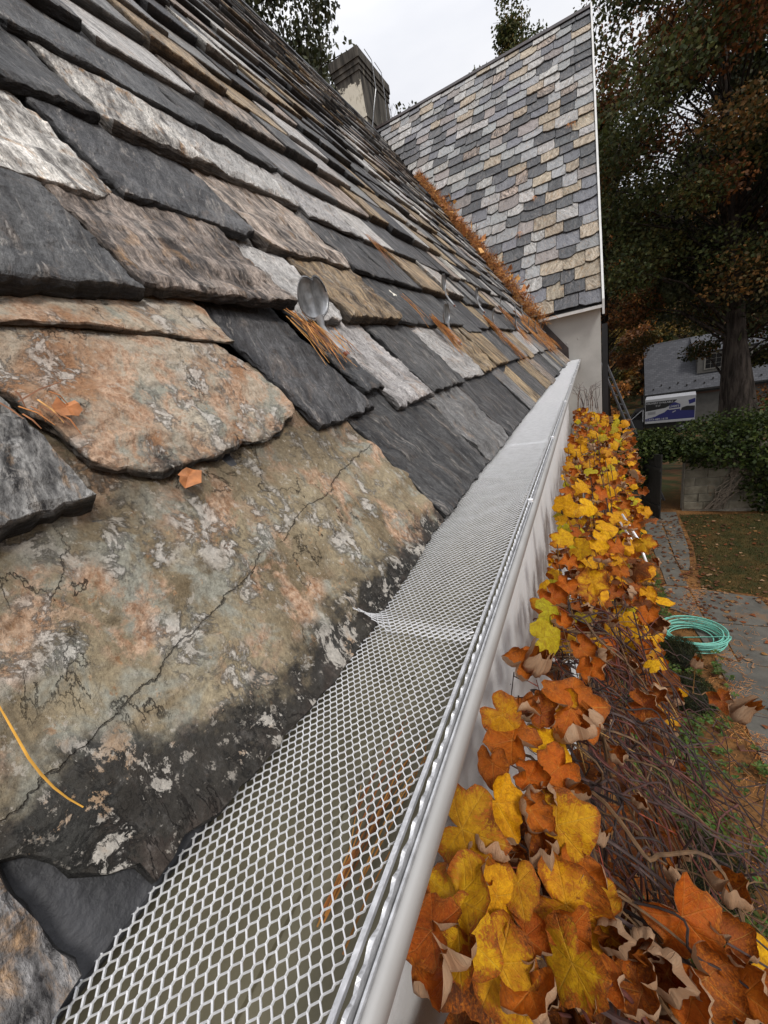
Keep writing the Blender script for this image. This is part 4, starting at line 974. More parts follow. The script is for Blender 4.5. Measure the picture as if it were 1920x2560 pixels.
# flagstone path
path = mk('flagstone_path', [(1.2, 13.6, GZ - .016), (2.3, 13.6, GZ - .016), (2.2, 9.2, GZ - .016), (3.2, 9.0, GZ - .016), (3.4, 3.5, GZ - .016), (1.75, 3.5, GZ - .016), (1.75, 6.9, GZ - .016), (1.25, 8.7, GZ - .016)], [(7, 6, 5, 4, 3, 2, 1, 0)], M['soil']); path['kind'] = 'structure'
def stone_mat(name, a, b, sc=3.):
    m, t = new_mat(name); p = t.pos(); f = t.noise(p, sc, 7, .6); r = t.n('ShaderNodeObjectInfo').outputs['Random']
    c = t.mix(t.step(f, .3, .7), rgb(*a), rgb(*b)); c = t.mix(t.math('MULTIPLY', r, .45), c, rgb(a[0] * .7, a[1] * .75, a[2] * .8))
    st = t.step(t.noise(p, sc * .8, 5, .6), .58, .7); c = t.mix(t.math('MULTIPLY', st, .55), c, rgb(.19, .10, .045))
    t.bsdf(c, .75, t.bump(t.noise(p, sc * 9, 5), .35, .01), spec=.25); return m
M['flag'] = stone_mat('flagstone', (.085, .078, .066), (.155, .142, .118)); M['block'] = stone_mat('wall_block', (.12, .105, .075), (.24, .215, .16), 5.)
slabs = [((1.30, 13.5), (1.78, 13.5), (1.78, 12.7), (1.33, 12.7)), ((1.80, 13.5), (2.24, 13.5), (2.22, 12.9), (1.80, 12.9)), ((1.33, 12.68), (1.78, 12.68), (1.76, 11.7), (1.35, 11.7)), ((1.80, 12.88), (2.2, 12.88), (2.18, 11.9), (1.8, 11.9)),
         ((1.36, 11.68), (1.76, 11.68), (1.74, 10.6), (1.38, 10.6)), ((1.78, 11.88), (2.18, 11.88), (2.1, 10.7), (1.78, 10.7)), ((1.39, 10.58), (1.74, 10.58), (1.82, 9.2), (1.42, 9.2)), ((1.77, 10.68), (2.08, 10.68), (1.95, 9.9), (1.8, 9.9)),
         ((1.33, 9.12), (1.78, 9.12), (1.85, 7.95), (1.36, 8.25)), ((1.81, 9.1), (2.9, 8.9), (2.95, 7.95), (1.88, 7.93)), ((1.55, 8.05), (1.98, 7.9), (2.06, 6.85), (1.75, 7.0)), ((2.01, 7.9), (3.0, 7.92), (3.05, 6.85), (2.09, 6.83)), ((1.78, 6.9), (2.6, 6.8), (2.62, 5.9), (1.80, 5.9)), ((2.63, 6.8), (3.3, 6.8), (3.3, 5.9), (2.65, 5.9)),
         ((1.80, 5.87), (2.4, 5.87), (2.42, 4.9), (1.85, 4.9)), ((2.43, 5.87), (3.3, 5.87), (3.3, 4.9), (2.45, 4.9)), ((1.86, 4.87), (2.8, 4.87), (2.8, 3.6), (1.86, 3.6))]
for q in slabs:
    q = q[::-1]; c = np.mean(q, 0); P = []
    for (x, y) in q: P.append((x, y))
    P = densify(P, .25); P = [(x + random.gauss(0, .006), y + random.gauss(0, .006)) for x, y in P]; n = len(P); h = random.uniform(-.004, .006)
    V = [(x - c[0], y - c[1], .004 + h) for x, y in [((x - c[0]) * .985 + c[0], (y - c[1]) * .985 + c[1]) for x, y in P]] + [(x - c[0], y - c[1], -.004 + h) for x, y in P] + [(x - c[0], y - c[1], -.03) for x, y in P]
    F = [tuple(range(n))] + [(i, n + i, n + (i + 1) % n, (i + 1) % n) for i in range(n)] + [(n + i, 2 * n + i, 2 * n + (i + 1) % n, n + (i + 1) % n) for i in range(n)]
    o = mk('flagstone', V, F, M['flag'], loc=(c[0], c[1], GZ)); par(o, path)
# litter: needles and leaves on the ground
mb = MB()
for k in range(5200):
    if random.random() < .6: y = random.uniform(2.6, 9.5); x = random.uniform(.35, 2.0)
    else: y = random.uniform(3.5, 9.2); x = random.choice([random.gauss(1.85, .1), random.gauss(2.05, .35)])
    if noise.noise((x * 2.2, y * 2.2, 3)) < -.05: continue
    a = random.uniform(0, 6.3); L = random.uniform(.05, .11); z = GZ + random.uniform(.006, .02)
    mb.tube([(x, y, z), (x + cos(a) * L, y + sin(a) * L, z + random.uniform(-.003, .004))], [.0022, .0014], 3, cap=False)
tag(mb.build('fallen_needles', M['needle']), 'orange pine needles strewn over the planting bed and flagstones', 'pine needles', kind='stuff')
mb = MB()
for k in range(900):
    r_ = random.random()
    if r_ < .28: x, y = random.uniform(2.0, 5.2), random.uniform(8.6, 13.3)
    elif r_ < .75: x, y = random.gauss(1.9, .35), random.uniform(8, 13.3)
    else: x, y = random.uniform(.4, 3), random.uniform(3, 9)
    s = random.uniform(.02, .055); a = random.uniform(0, 6.3); c = random.choice([(.2, .06, .02), (.24, .12, .04), (.1, .04, .02), (.3, .18, .1), (.13, .06, .03)])
    P = [(x + cos(a + b) * s * q, y + sin(a + b) * s * q, GZ + .012 + random.random() * .02) for b, q in ((0, 1.2), (1.0, .6), (1.9, .9), (3.1, .8), (4.3, .9), (5.3, .6))]
    mb.add(P, [tuple(range(6))], c)
tag(mb.build('fallen_leaves', M['foliage']), 'curled brown leaves scattered over lawn and path', 'leaves', kind='stuff')
# green ground cover
mb = MB()
def rosette(x, y, z, s, c, n=7):
    for k in range(n):
        a = 2 * pi * k / n + random.random(); l = s * random.uniform(.7, 1.1); wv = l * .28; e = random.uniform(.1, .5) * l
        dx, dy = cos(a), sin(a); mb.add([(x, y, z), (x + dx * l * .55 - dy * wv, y + dy * l * .55 + dx * wv, z + e), (x + dx * l, y + dy * l, z + e * .6), (x + dx * l * .55 + dy * wv, y + dy * l * .55 - dx * wv, z + e)], [(0, 3, 2, 1)], tuple(v * random.uniform(.7, 1.4) for v in c))
k = 0
while k < 900:
    y = random.uniform(2.4, 9.2); x = random.uniform(.3, 1.85)
    if noise.noise((x * 1.6, y * 1.6, 7)) < .0 and random.random() < .85: continue
    if x > 1.3 and y > 7: continue
    k += 1; rosette(x, y, GZ + random.uniform(.04, .12), random.uniform(.05, .085), (.075, .11, .022))
for k in range(160): rosette(random.gauss(1.15, .08), random.uniform(7.5, 12.5), GZ + random.uniform(.05, .2), .07, (.07, .09, .02))
tag(mb.build('ground_cover', M['foliage']), 'low green leafy ground cover in the bed beside the path', 'ground cover', kind='stuff')
# low dark evergreen mounds
def mound(x, y, rx, ry, h, label):
    mb = MB()
    V = []; F = []; n = 20
    for j in range(7):
        for i in range(n):
            a = 2 * pi * i / n; r = sin(j / 6 * pi / 2); V.append((x + rx * .85 * r * cos(a), y + ry * .85 * r * sin(a), GZ + h * .8 * cos(j / 6 * pi / 2)))
    for j in range(6):
        for i in range(n): F.append((j * n + i, (j + 1) * n + i, (j + 1) * n + (i + 1) % n, j * n + (i + 1) % n))
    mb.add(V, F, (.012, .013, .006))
    for k in range(2600):
        a = random.uniform(0, 6.3); f = math.sqrt(random.random()); el = random.uniform(.7, 1.05); p = np.array([x + rx * f * cos(a), y + ry * f * sin(a), GZ + h * math.sqrt(max(0, 1 - f * f)) * el])
        d = rng.normal(0, 1, 3); d[2] = abs(d[2]) + .4; d /= np.linalg.norm(d); L = random.uniform(.03, .07); s = np.cross(d, rng.normal(0, 1, 3)); s = s / np.linalg.norm(s) * .005
        c = random.choice([(.022, .026, .009), (.03, .034, .011), (.05, .04, .012), (.04, .05, .016)]); mb.add([p - s, p + s, p + d * L], [(0, 1, 2)], c)
    o = mb.build('evergreen_mound', M['foliage']); tag(o, label, 'shrub', 'low evergreen mounds')
mound(1.28, 6.75, .30, .38, .35, 'brownish clipped evergreen mound next to the coiled hose')
mound(1.28, 5.85, .34, .40, .33, 'dark evergreen mound in the bed behind the trailing vine stems')
mound(.98, 3.35, .36, .38, .35, 'lowest dark mossy mound near the bottom edge of the bed')
mound(1.0, 2.45, .3, .3, .3, 'small dark mound partly under the dry leaves at the lower right')
# hose
mb = MB(); P = []; 
for k in range(13 * 40):
    a = 2 * pi * k / 40; t = k / 520; r = .36 + .14 * noise.noise((k * .021, 1., 0)) + .06 * noise.noise((k * .07, 5., 0)) + .10 * t; P.append((1.55 + r * cos(a) * 1.05 + .10 * noise.noise((k * .018, 0, 0)), 7.3 + r * sin(a) * .85 + .08 * noise.noise((k * .02, 8, 0)), GZ + .03 + .018 * (k // 40) * .9 + .03 * noise.noise((k * .05, 3, 0)) + .01))
P += [(1.15 - .03 * k, 7.25 + .05 * k, GZ + .03) for k in range(8)]
mb.tube(P, .0105, 6)
M['hose'] = simple('mint_hose', (.17, .48, .38), .45, var=.1, scale=20, bump=.05)
tag(mb.build('garden_hose', M['hose'], smooth=True), 'mint green garden hose coiled on the flagstones', 'hose')
# crumpled paper bag in the bed
M['paper'] = simple('brown_paper', (.45, .33, .18), .7, var=.15, scale=8, bump=.2)
V = []; F = []; n = 16
for j in range(7):
    for i in range(n):
        a = 2 * pi * i / n; c_ = max(abs(cos(a)), abs(sin(a))); r = .17 / c_ ** .8 * (1 - .15 * j / 6) + .02 * noise.noise((a * 2, j * .8, 0)); V.append((.74 + r * cos(a), 5.15 + r * sin(a) * .7, GZ + j * .075 + .02 * noise.noise((i * .9, j, 4))))
for j in range(6):
    for i in range(n): F.append((j * n + i, j * n + (i + 1) % n, (j + 1) * n + (i + 1) % n, (j + 1) * n + i))
F.append(tuple(range(n - 1, -1, -1)))
tag(mk('paper_bag', V, F, M['paper']), 'crumpled open tan paper bag standing behind the vine stems', 'bag')
# white pipe bracket glinting in the vine
mb = MB(); mb.tube([(.16, 2.55, -1.05), (.22, 2.3, -1.1), (.26, 2.15, -1.22)], .007, 7); mb.tube([(.12, 2.6, -1.06), (.2, 2.35, -1.14)], .006, 6)
tag(mb.build('metal_bracket', M['guard_alu'], smooth=True), 'short shiny metal rod poking out of the vine leaves', 'bracket')

# ================================================================== GARDEN WALL, GATE, IVY
gw = empty('garden_wall', (3.5, 13.8, GZ)); tag(gw, 'tan block garden wall with an arched gateway under heavy ivy', 'wall')
mb = MB(); mb.box((.2, 13.66, GZ - .1), (1.34, 13.96, GZ + 1.92)); mb.box((2.42, 13.66, GZ - .1), (7.5, 13.96, GZ + 1.92)); mb.box((1.345, 13.67, GZ + 1.88), (2.415, 13.95, GZ + 2.0))
M['mortar'] = simple('mortar', (.24, .215, .17), .9, var=.25, scale=14, bump=.3)
o = mb.build('wall_core', M['mortar']); par(o, gw)
for j in range(7):
    z0 = GZ + .01 + j * .25; x = 2.43 - (0 if j % 2 == 0 else .0); first = True
    while x < 5.6:
        wd = random.uniform(.42, .62) * (.55 if first and j % 2 else 1); first = False; h = random.uniform(-.02, .012)
        mb = MB(); g = .005; X0, X1, Z0, Z1 = x + g, x + wd - g, z0 + g, z0 + .25 - g; y0 = 13.625 - h; b = .012
        mb.add([(X0, 13.66, Z0), (X1, 13.66, Z0), (X1, 13.66, Z1), (X0, 13.66, Z1), (X0 + b, y0, Z0 + b), (X1 - b, y0, Z0 + b), (X1 - b, y0, Z1 - b), (X0 + b, y0, Z1 - b)], [(4, 5, 6, 7), (0, 1, 5, 4), (1, 2, 6, 5), (2, 3, 7, 6), (3, 0, 4, 7)])
        o = mb.build('wall_block', M['block']); par(o, gw); x += wd
M['brick'] = stone_mat('red_brick', (.16, .055, .035), (.27, .1, .06), 9.)
for j in range(9):       # brick reveal of the gateway
    mb = MB(); z0 = GZ + 1.25 + j * .075; mb.box((1.22, 13.60, z0 + .005), (1.352, 13.72, z0 + .07)); o = mb.build('brick', M['brick']); par(o, gw)
for j in range(5):
    mb = MB(); z0 = GZ + .01 + j * .245; mb.box((.95, 13.60, z0 + .006), (1.345, 13.72, z0 + .24)); o = mb.build('wall_block', M['block']); par(o, gw)
# gate leaf, standing open toward us
gt = empty('garden_gate', (1.36, 13.6, GZ)); tag(gt, 'dark wooden arched gate standing open in the garden wall', 'gate')
M['gatewood'] = simple('dark_gate_wood', (.012, .011, .010), .6, var=.4, scale=12, bump=.2)
ga = radians(-62); dx, dy = cos(ga), sin(ga)
for k in range(6):
    a0, a1 = k * .135, k * .135 + .13; mb = MB(); h = 1.75 + .22 * sin(pi * .5 * (k + .7) / 6)
    P = [(1.37 + dx * a0 - dy * .0, 13.6 + dy * a0), (1.37 + dx * a1, 13.6 + dy * a1)]; nx_, ny_ = -dy * .035, dx * .035
    mb.hexa([(P[0][0], P[0][1], GZ + .03), (P[1][0], P[1][1], GZ + .03), (P[1][0] + nx_, P[1][1] + ny_, GZ + .03), (P[0][0] + nx_, P[0][1] + ny_, GZ + .03), (P[0][0], P[0][1], GZ + h), (P[1][0], P[1][1], GZ + h + .03), (P[1][0] + nx_, P[1][1] + ny_, GZ + h + .03), (P[0][0] + nx_, P[0][1] + ny_, GZ + h)])
    o = mb.build('plank', M['gatewood']); par(o, gt)
for z in (.35, 1.5):
    mb = MB(); nx_, ny_ = dy * .03, -dx * .03
    a = (1.37, 13.6); b = (1.37 + dx * .8, 13.6 + dy * .8)
    mb.hexa([(a[0], a[1], GZ + z), (b[0], b[1], GZ + z), (b[0] + nx_, b[1] + ny_, GZ + z), (a[0] + nx_, a[1] + ny_, GZ + z), (a[0], a[1], GZ + z + .1), (b[0], b[1], GZ + z + .1), (b[0] + nx_, b[1] + ny_, GZ + z + .1), (a[0] + nx_, a[1] + ny_, GZ + z + .1)])
    o = mb.build('rail', M['gatewood']); par(o, gt)
# ivy
ivy = empty('ivy', (3, 13.6, GZ)); tag(ivy, 'dense dark green ivy hanging over the garden wall', 'ivy')
def leafcloud(mb, c, r, n, s, cols, flat=.6, droop=0.):
    c = np.array(c, float); r = np.array(r, float)
    d = rng.normal(0, 1, (n, 3)); d /= np.linalg.norm(d, axis=1)[:, None]; d *= (rng.random(n) ** .45)[:, None]; P = c + d * r
    a = rng.normal(0, 1, (n, 3)); a[:, 2] *= flat; a[:, 2] -= droop; a /= np.linalg.norm(a, axis=1)[:, None]
    b = np.cross(a, rng.normal(0, 1, (n, 3))); b /= np.linalg.norm(b, axis=1)[:, None] + 1e-9
    S = s * rng.uniform(.6, 1.3, n)[:, None]; ci = rng.integers(0, len(cols), n); j = rng.uniform(.65, 1.35, (n, 1)); C = np.array(cols)[ci] * j
    q = [P, P + (a * .5 + b * .34) * S, P + a * S, P + (a * .5 - b * .34) * S]
    base = len(mb.V); W = np.stack(q, 1).reshape(-1, 3)
    mb.V += [tuple(v) for v in W]; mb.F += [(base + 4 * i, base + 4 * i + 1, base + 4 * i + 2, base + 4 * i + 3) for i in range(n)]; mb.C += [tuple(v) for v in np.repeat(C, 4, 0)]
mb = MB(); G = [(.028, .045, .009), (.04, .06, .012), (.06, .075, .015), (.02, .03, .007)]
for x in np.arange(.75, 8.2, .26):
    for k in range(4):
        top = 2.05 + .2 * noise.noise((x * .6, k, 0)) + .13 * max(0, x - 1.5)
        lowz = 1.5 + .35 * noise.noise((x * 1.3, 4, 0))
        if 1.3 < x < 2.45: lowz = 1.8
        if x < 1.35: lowz = .75 + .4 * random.random()
        if x > 4.0: lowz = .15
        z = random.uniform(lowz, top); leafcloud(mb, (x + random.gauss(0, .1), 13.62 + random.gauss(0, .12), GZ + z), (.36, .32, .26), 105, .11, G, .7, .5)
    if x > 3.8:
        for k in range(3): leafcloud(mb, (x, 13.45 + random.gauss(0, .15), GZ + random.uniform(.1, 2.0)), (.34, .34, .4), 110, .115, G, .7, .5)
for k in range(90):
    x = random.uniform(1.0, 8.5); leafcloud(mb, (x, 13.9 + random.uniform(-.15, .9), GZ + 2.12 + .12 * max(0, x - 1.5) + random.gauss(0, .1)), (.45, .4, .24), 90, .09, G, .7, .3)
for k in range(20): leafcloud(mb, (random.uniform(1.3, 2.5), 13.58, GZ + random.uniform(1.95, 2.3)), (.25, .16, .2), 90, .085, G, .7, .5)
for k in range(26): leafcloud(mb, (random.uniform(4.6, 8.5), 14.6 + random.uniform(0, 1.6), GZ + 2.75 + random.gauss(0, .2)), (.6, .5, .4), 100, .10, G, .7, .3)
for k in range(22): leafcloud(mb, (random.uniform(.75, 1.3), 13.5, GZ + random.uniform(.8, 2.3)), (.22, .2, .25), 60, .08, G + [(.10, .10, .015)], .7, .5)
o = mb.build('foliage', M['foliage']); par(o, ivy); o['kind'] = 'stuff'
mb = MB()
for k in range(16):
    x = random.uniform(3.4, 4.4); mb.tube([(3.1 + random.gauss(0, .12), 13.56, GZ + .05), (3.4 + random.gauss(0, .15), 13.53, GZ + .5 + random.random() * .2), (3.7 + random.gauss(0, .25), 13.55, GZ + 1.0 + random.gauss(0, .2)), (x + random.gauss(0, .5), 13.58, GZ + 1.5 + random.random() * .6)], [.022, .02, .016, .01], 5)
for k in range(7): mb.tube([(2.5 + k * .1, 13.57, GZ + 1.85 - k * .03), (3.2, 13.56, GZ + 1.6 + random.gauss(0, .12)), (3.9, 13.57, GZ + 1.45 + random.gauss(0, .2))], .012, 5)
M['ivystem'] = simple('ivy_stem', (.15, .12, .09), .9, var=.3, scale=20, bump=.3)
o = mb.build('stems', M['ivystem']); par(o, ivy)

# ladder leaning on the gable wall behind the garden wall
lad = empty('ladder', (1.6, 15.0, GZ)); tag(lad, 'aluminium ladder leaning beside the dark downspout corner', 'ladder')
M['ladder'] = simple('dull_aluminium', (.12, .12, .13), .5, metal=.4, var=.2, scale=10, bump=.05)
a = np.array([.30, 15.0, -.75]); b = np.array([2.05, 15.0, GZ - .3]); sv = np.array([.14, -.4, 0])
for s_ in (0, 1):
    mb = MB(); mb.tube([a + sv * s_, b + sv * s_], .035, 4); o = mb.build('rail', M['ladder']); par(o, lad)
for k in range(1, 17):
    p = a + (b - a) * k / 17; mb = MB(); mb.tube([p, p + sv], .018, 5); o = mb.build('rung', M['ladder']); par(o, lad)

# ================================================================== DELIVERY TRUCK
TRL = Vector((6.2, 42.2, -9.32)); trk = empty('box_truck', TRL); trk.rotation_euler = (0, 0, radians(-9)); tag(trk, 'delivery box truck with black, white and blue printed side behind the ivy', 'truck')
def tp(name, mbx, mat, parent=None, smooth=False):
    o = mbx.build(name, mat, None, smooth); o.parent = parent or trk; return o
PL = lambda n, c, r=.45, **k: simple(n, c, r, var=.05, bump=.02, **k)
M['tw'] = PL('truck_white', (.34, .34, .35)); M['tk'] = PL('truck_black', (.012, .012, .013)); M['tn'] = PL('truck_navy', (.02, .022, .11)); M['tg'] = PL('truck_grey', (.2, .2, .21)); M['tyre'] = PL('tyre', (.015, .015, .015), .9)  # truck white is dimmed, tree shade put into the colour
M['glass_dark'] = simple('dark_glass', (.01, .011, .013), .08, var=.1, bump=0)
bx0, bx1, bz0, bz1, by0, by1 = -1.75, 1.75, 1.0, 3.1, -.95, .95
mb = MB(); mb.box((bx0, by0, bz0), (bx1, by1, bz1)); box = tp('cargo_box', mb, M['tw'])
def panel(name, poly, d, mat):
    n = len(poly); V = [(bx0 + (bx1 - bx0) * x, by0 - d, bz0 + (bz1 - bz0) * z) for x, z in poly] + [(bx0 + (bx1 - bx0) * x, by0 + .001, bz0 + (bz1 - bz0) * z) for x, z in poly]
    o = mk(name, V, [tuple(range(n))] + [(i, n + i, n + (i + 1) % n, (i + 1) % n) for i in range(n)], mat); o.parent = box
panel('print_black', [(.01, .52), (.42, .60), (.52, .70), (.64, .88), (.64, .90), (.01, .90)], .004, M['tk'])
panel('print_navy', [(.01, .10), (.99, .10), (.99, .40), (.75, .44), (.46, .52), (.40, .42), (.30, .36), (.22, .28), (.01, .20)], .004, M['tn'])
panel('print_navy', [(.88, .66), (.99, .72), (.99, .88), (.86, .82)], .004, M['tn'])
panel('print_black', [(.72, .42), (.99, .40), (.99, .58), (.84, .60), (.74, .55)], .003, M['tk'])
panel('shield', [(.49, .44), (.60, .32), (.71, .44), (.71, .70), (.60, .80), (.49, .70)], .007, M['tn'])
panel('shield_band', [(.49, .50), (.72, .52), (.72, .57), (.49, .55)], .010, M['tw'])
panel('shield_mark', [(.55, .40), (.62, .46), (.63, .44), (.57, .38)], .010, M['tw'])
panel('print_card', [(.06, .36), (.22, .38), (.22, .50), (.06, .48)], .008, M['tg'])
panel('rail_strip', [(0, .0), (1, .0), (1, .07), (0, .07)], .012, M['tw'])
def text(s, x, z, size, mat=None, name='lettering', par_=None, d=.014):
    cu = bpy.data.curves.new('t', 'FONT'); cu.body = s; cu.size = size; cu.offset = size * .02; cu.extrude = .002; cu.resolution_u = 2
    ob = bpy.data.objects.new('t', cu); col.objects.link(ob); dg = bpy.context.evaluated_depsgraph_get(); me = bpy.data.meshes.new_from_object(ob.evaluated_get(dg)); bpy.data.objects.remove(ob)
    me.materials.clear(); me.materials.append(mat or M['tw']); o = bpy.data.objects.new(name, me); link(o); o.rotation_euler = (pi / 2, 0, 0)
    o.location = (bx0 + (bx1 - bx0) * x, by0 - d, bz0 + (bz1 - bz0) * z); o.parent = box; return o
text('DELIVERY AVAILABLE', .025, .80, .20); text('5\'-6"', .22, .685, .19); text('1-973-489-1618', .03, .125, .24); text("LIAM'S", .498, .60, .235)
mb = MB()
for z in (1.5, 2.1, 2.7): mb.box((bx1, -.9, z), (bx1 + .015, .9, z + .04))
tp('rear_door', mb, M['tg'])
mb = MB(); mb.box((bx0 - .05, -.8, .55), (bx1, .8, .99)); tp('chassis', mb, M['tk'])
mb = MB()   # cab
V = [(-1.85, -.9, .5), (-3.55, -.85, .5), (-3.6, -.85, 1.25), (-3.0, -.8, 1.45), (-2.55, -.78, 2.15), (-1.85, -.8, 2.2)]; n = len(V)
W = V + [(x, -y, z) for x, y, z in V]; mb.add(W, [tuple(range(n)), tuple(range(2 * n - 1, n - 1, -1))] + [(i, n + i, n + (i + 1) % n, (i + 1) % n) for i in range(n)]); cab = tp('cab', mb, M['tk'])
mb = MB(); mb.add([(-2.0, -.84, 1.4), (-2.85, -.83, 1.45), (-2.5, -.82, 2.05), (-2.0, -.83, 2.08)], [(0, 1, 2, 3)]); tp('window', mb, M['glass_dark'], cab)
mb = MB(); mb.tube([(-2.95, -.86, 1.3), (-2.0, -.86, 2.2)], .03, 5); mb.box((-1.93, -.92, 1.2), (-1.87, -.86, 2.25)); tp('pillar_trim', mb, M['tw'], cab)
mb = MB(); mb.box((-3.0, -1.1, 1.35), (-2.9, -.95, 1.7)); tp('mirror', mb, M['tw'], cab)
mb = MB(); mb.box((-3.64, -.8, .85), (-3.58, -.5, 1.05)); tp('headlight', mb, M['tw'], cab)
for x in (-2.9, .9):
    for y in (-.85, .62):
        mb = MB(); mb.tube([(x, y, .42), (x, y + .23, .42)], .42, 16); wv_ = tp('wheel', mb, M['tyre']); mb = MB(); mb.tube([(x, y - .01, .42), (x, y + .02, .42)], .22, 12); tp('rim', mb, M['tg'], wv_)

# ================================================================== HOUSE BEYOND
def shingles():
    m, t = new_mat('far_shingles'); p = t.obj()
    b = t.n('ShaderNodeTexBrick', {'Vector': t.map(p, (1, 1, 1.0)), 'Color1': rgb(.055, .057, .063), 'Color2': rgb(.095, .097, .105), 'Mortar': rgb(.045, .045, .05), 'Scale': 1., 'Mortar Size': .018, 'Brick Width': .34, 'Row Height': .2})
    f = t.noise(p, 9, 4); c = t.mix(t.math('MULTIPLY', f, .4), b.outputs[0], rgb(.09, .09, .1)); t.bsdf(c, .7, t.bump(b.outputs['Fac'], -.6, .03), spec=.2); return m
M['shingle'] = shingles(); M['siding'] = simple('far_siding', (.085, .08, .072), .7, var=.12, scale=3, bump=.05); M['ftrim'] = simple('far_trim', (.17, .16, .14), .6, var=.1, bump=.05)  # shingles and siding coloured darker to stand in for tree shade
fh = empty('cottage', (10, 48, -9.3)); fh.rotation_euler = (0, 0, radians(-3)); tag(fh, 'grey shingled cottage with a dormer beyond the truck', 'house')
def fp(name, V, F, mat, parent=None, loc=(0, 0, 0), rot=(0, 0, 0)):
    o = mk(name, V, F, mat, loc=loc); o.rotation_euler = rot; o.parent = parent or fh; return o
RX0, RX1, EV, RG, DEP = -5.0, 12.0, 3.05, 7.35, 3.6
pit = math.atan2(RG - EV, DEP); LR = math.hypot(RG - EV, DEP)
for sg in (1, -1):      # roof planes modelled flat in local xy so the shingle courses follow the slope
    fp('roof', [(RX0 - .2, 0, 0), (RX1, 0, 0), (RX1, LR, 0), (RX0 - .2, LR, 0), (RX0 - .2, 0, -.12), (RX1, 0, -.12), (RX1, LR, -.12), (RX0 - .2, LR, -.12)], [(0, 1, 2, 3), (7, 6, 5, 4), (0, 4, 5, 1), (1, 5, 6, 2), (2, 6, 7, 3), (3, 7, 4, 0)], M['shingle'],
       loc=(0, -DEP * sg if sg == 1 else DEP, EV) if sg == 1 else (RX0 + RX1 - .2, DEP, EV), rot=(pit, 0, 0) if sg == 1 else (pit, 0, pi))
fp('wall', [(RX0, -DEP + .35, -.5), (RX1 - .2, -DEP + .35, -.5), (RX1 - .2, -DEP + .35, EV + .25), (RX0, -DEP + .35, EV + .25), (RX0, DEP - .35, -.5), (RX0, DEP - .35, EV + .25), (RX0, 0, RG - .15)], [(0, 1, 2, 3), (4, 0, 3, 6, 5)], M['siding'])
mb = MB()
for k in range(16): mb.box((RX0 - .03, -DEP + .3, .2 + k * .2), (RX0, DEP - .3, .215 + k * .2))
o = mb.build('clapboards', M['ftrim']); o.parent = fh
mb = MB(); mb.box((RX0 - .25, -DEP - .12, EV - .14), (RX1, -DEP + .02, EV - .02)); mb.box((RX0 - .2, -DEP + .02, EV - .3), (RX1, -DEP + .30, EV - .2)); o = mb.build('gutter', M['gatewood']); o.parent = fh
M['redbrown'] = simple('far_eave_trim', (.1, .05, .035), .6, bump=.05); mb = MB(); mb.box((RX0 - .2, -DEP + .28, EV - .5), (RX1, -DEP + .34, EV - .3)); o = mb.build('eave_trim', M['redbrown']); o.parent = fh
# dormer
dx0, dx1, dz0, dz1, dy = -1.3, 2.6, 4.25, 5.95, -2.75
dm = fp('dormer', [(dx0, dy, dz0), (dx1, dy, dz0), (dx1, dy, dz1), (dx0, dy, dz1), (dx0, -1.1, dz1), (dx1, -1.1, dz1), (dx0, dy + .02, dz0), ], [(0, 1, 2, 3), (0, 3, 4), (1, 5, 2)], M['siding'])
ld = math.hypot(2.95, RG - .05 - dz1 - .05); da = math.atan2(RG - .05 - dz1 - .05, 2.95)
fp('dormer_roof', [(dx0 - .3, 0, 0), (dx1 + .3, 0, 0), (dx1 + .3, ld, 0), (dx0 - .3, ld, 0), (dx0 - .3, 0, -.14), (dx1 + .3, 0, -.14), (dx1 + .3, ld, -.14), (dx0 - .3, ld, -.14)], [(0, 1, 2, 3), (7, 6, 5, 4), (0, 4, 5, 1), (1, 5, 6, 2), (3, 7, 4, 0)], M['shingle'], dm, (0, dy - .2, dz1 + .1), (da, 0, 0))
for wx in (-.75, 1.15):
    mb = MB(); mb.box((wx - .08, dy - .05, dz0 + .25), (wx + 1.18, dy - .01, dz1 - .12)); wf = mb.build('window', M['ftrim']); wf.parent = fh
    for i in range(3):
        for j in range(3):
            mb = MB(); x0 = wx + .02 + i * .36; z0 = dz0 + .35 + j * .39; mb.box((x0, dy - .065, z0), (x0 + .325, dy - .045, z0 + .355)); o = mb.build('pane', M['glass_dark']); o.parent = wf
mb = MB(); mb.box((RX0 - .05, -.6, 4.0), (RX0 - .01, .6, 5.6)); o = mb.build('gable_window', M['glass_dark']); o.parent = fh
mb = MB(); mb.box((8.7, -DEP + .28, .2), (9.7, -DEP + .33, 2.3)); o = mb.build('door', M['gatewood']); o.parent = fh
mb = MB(); mb.box((8.05, -DEP + .1, 1.75), (8.25, -DEP + .3, 2.1)); o = mb.build('wall_lantern', M['black_metal']); o.parent = fh
mb = MB(); mb.tube([(8.15, -DEP + .2, 2.1), (8.15, -DEP + .2, 2.25)], [.16, .03], 8); o = mb.build('lantern_cap', M['tw']); o.parent = fh
for k in range(26):
    mb = MB(); x = -4.6 + k * .62; q = .45 + (.35 if k % 2 else 0); y = -DEP + q * cos(pit); z = EV + q * sin(pit); mb.box((x, y - .1, z), (x + .12, y - .05, z + .14)); o = mb.build('snow_guard', M['gatewood']); o.parent = fh

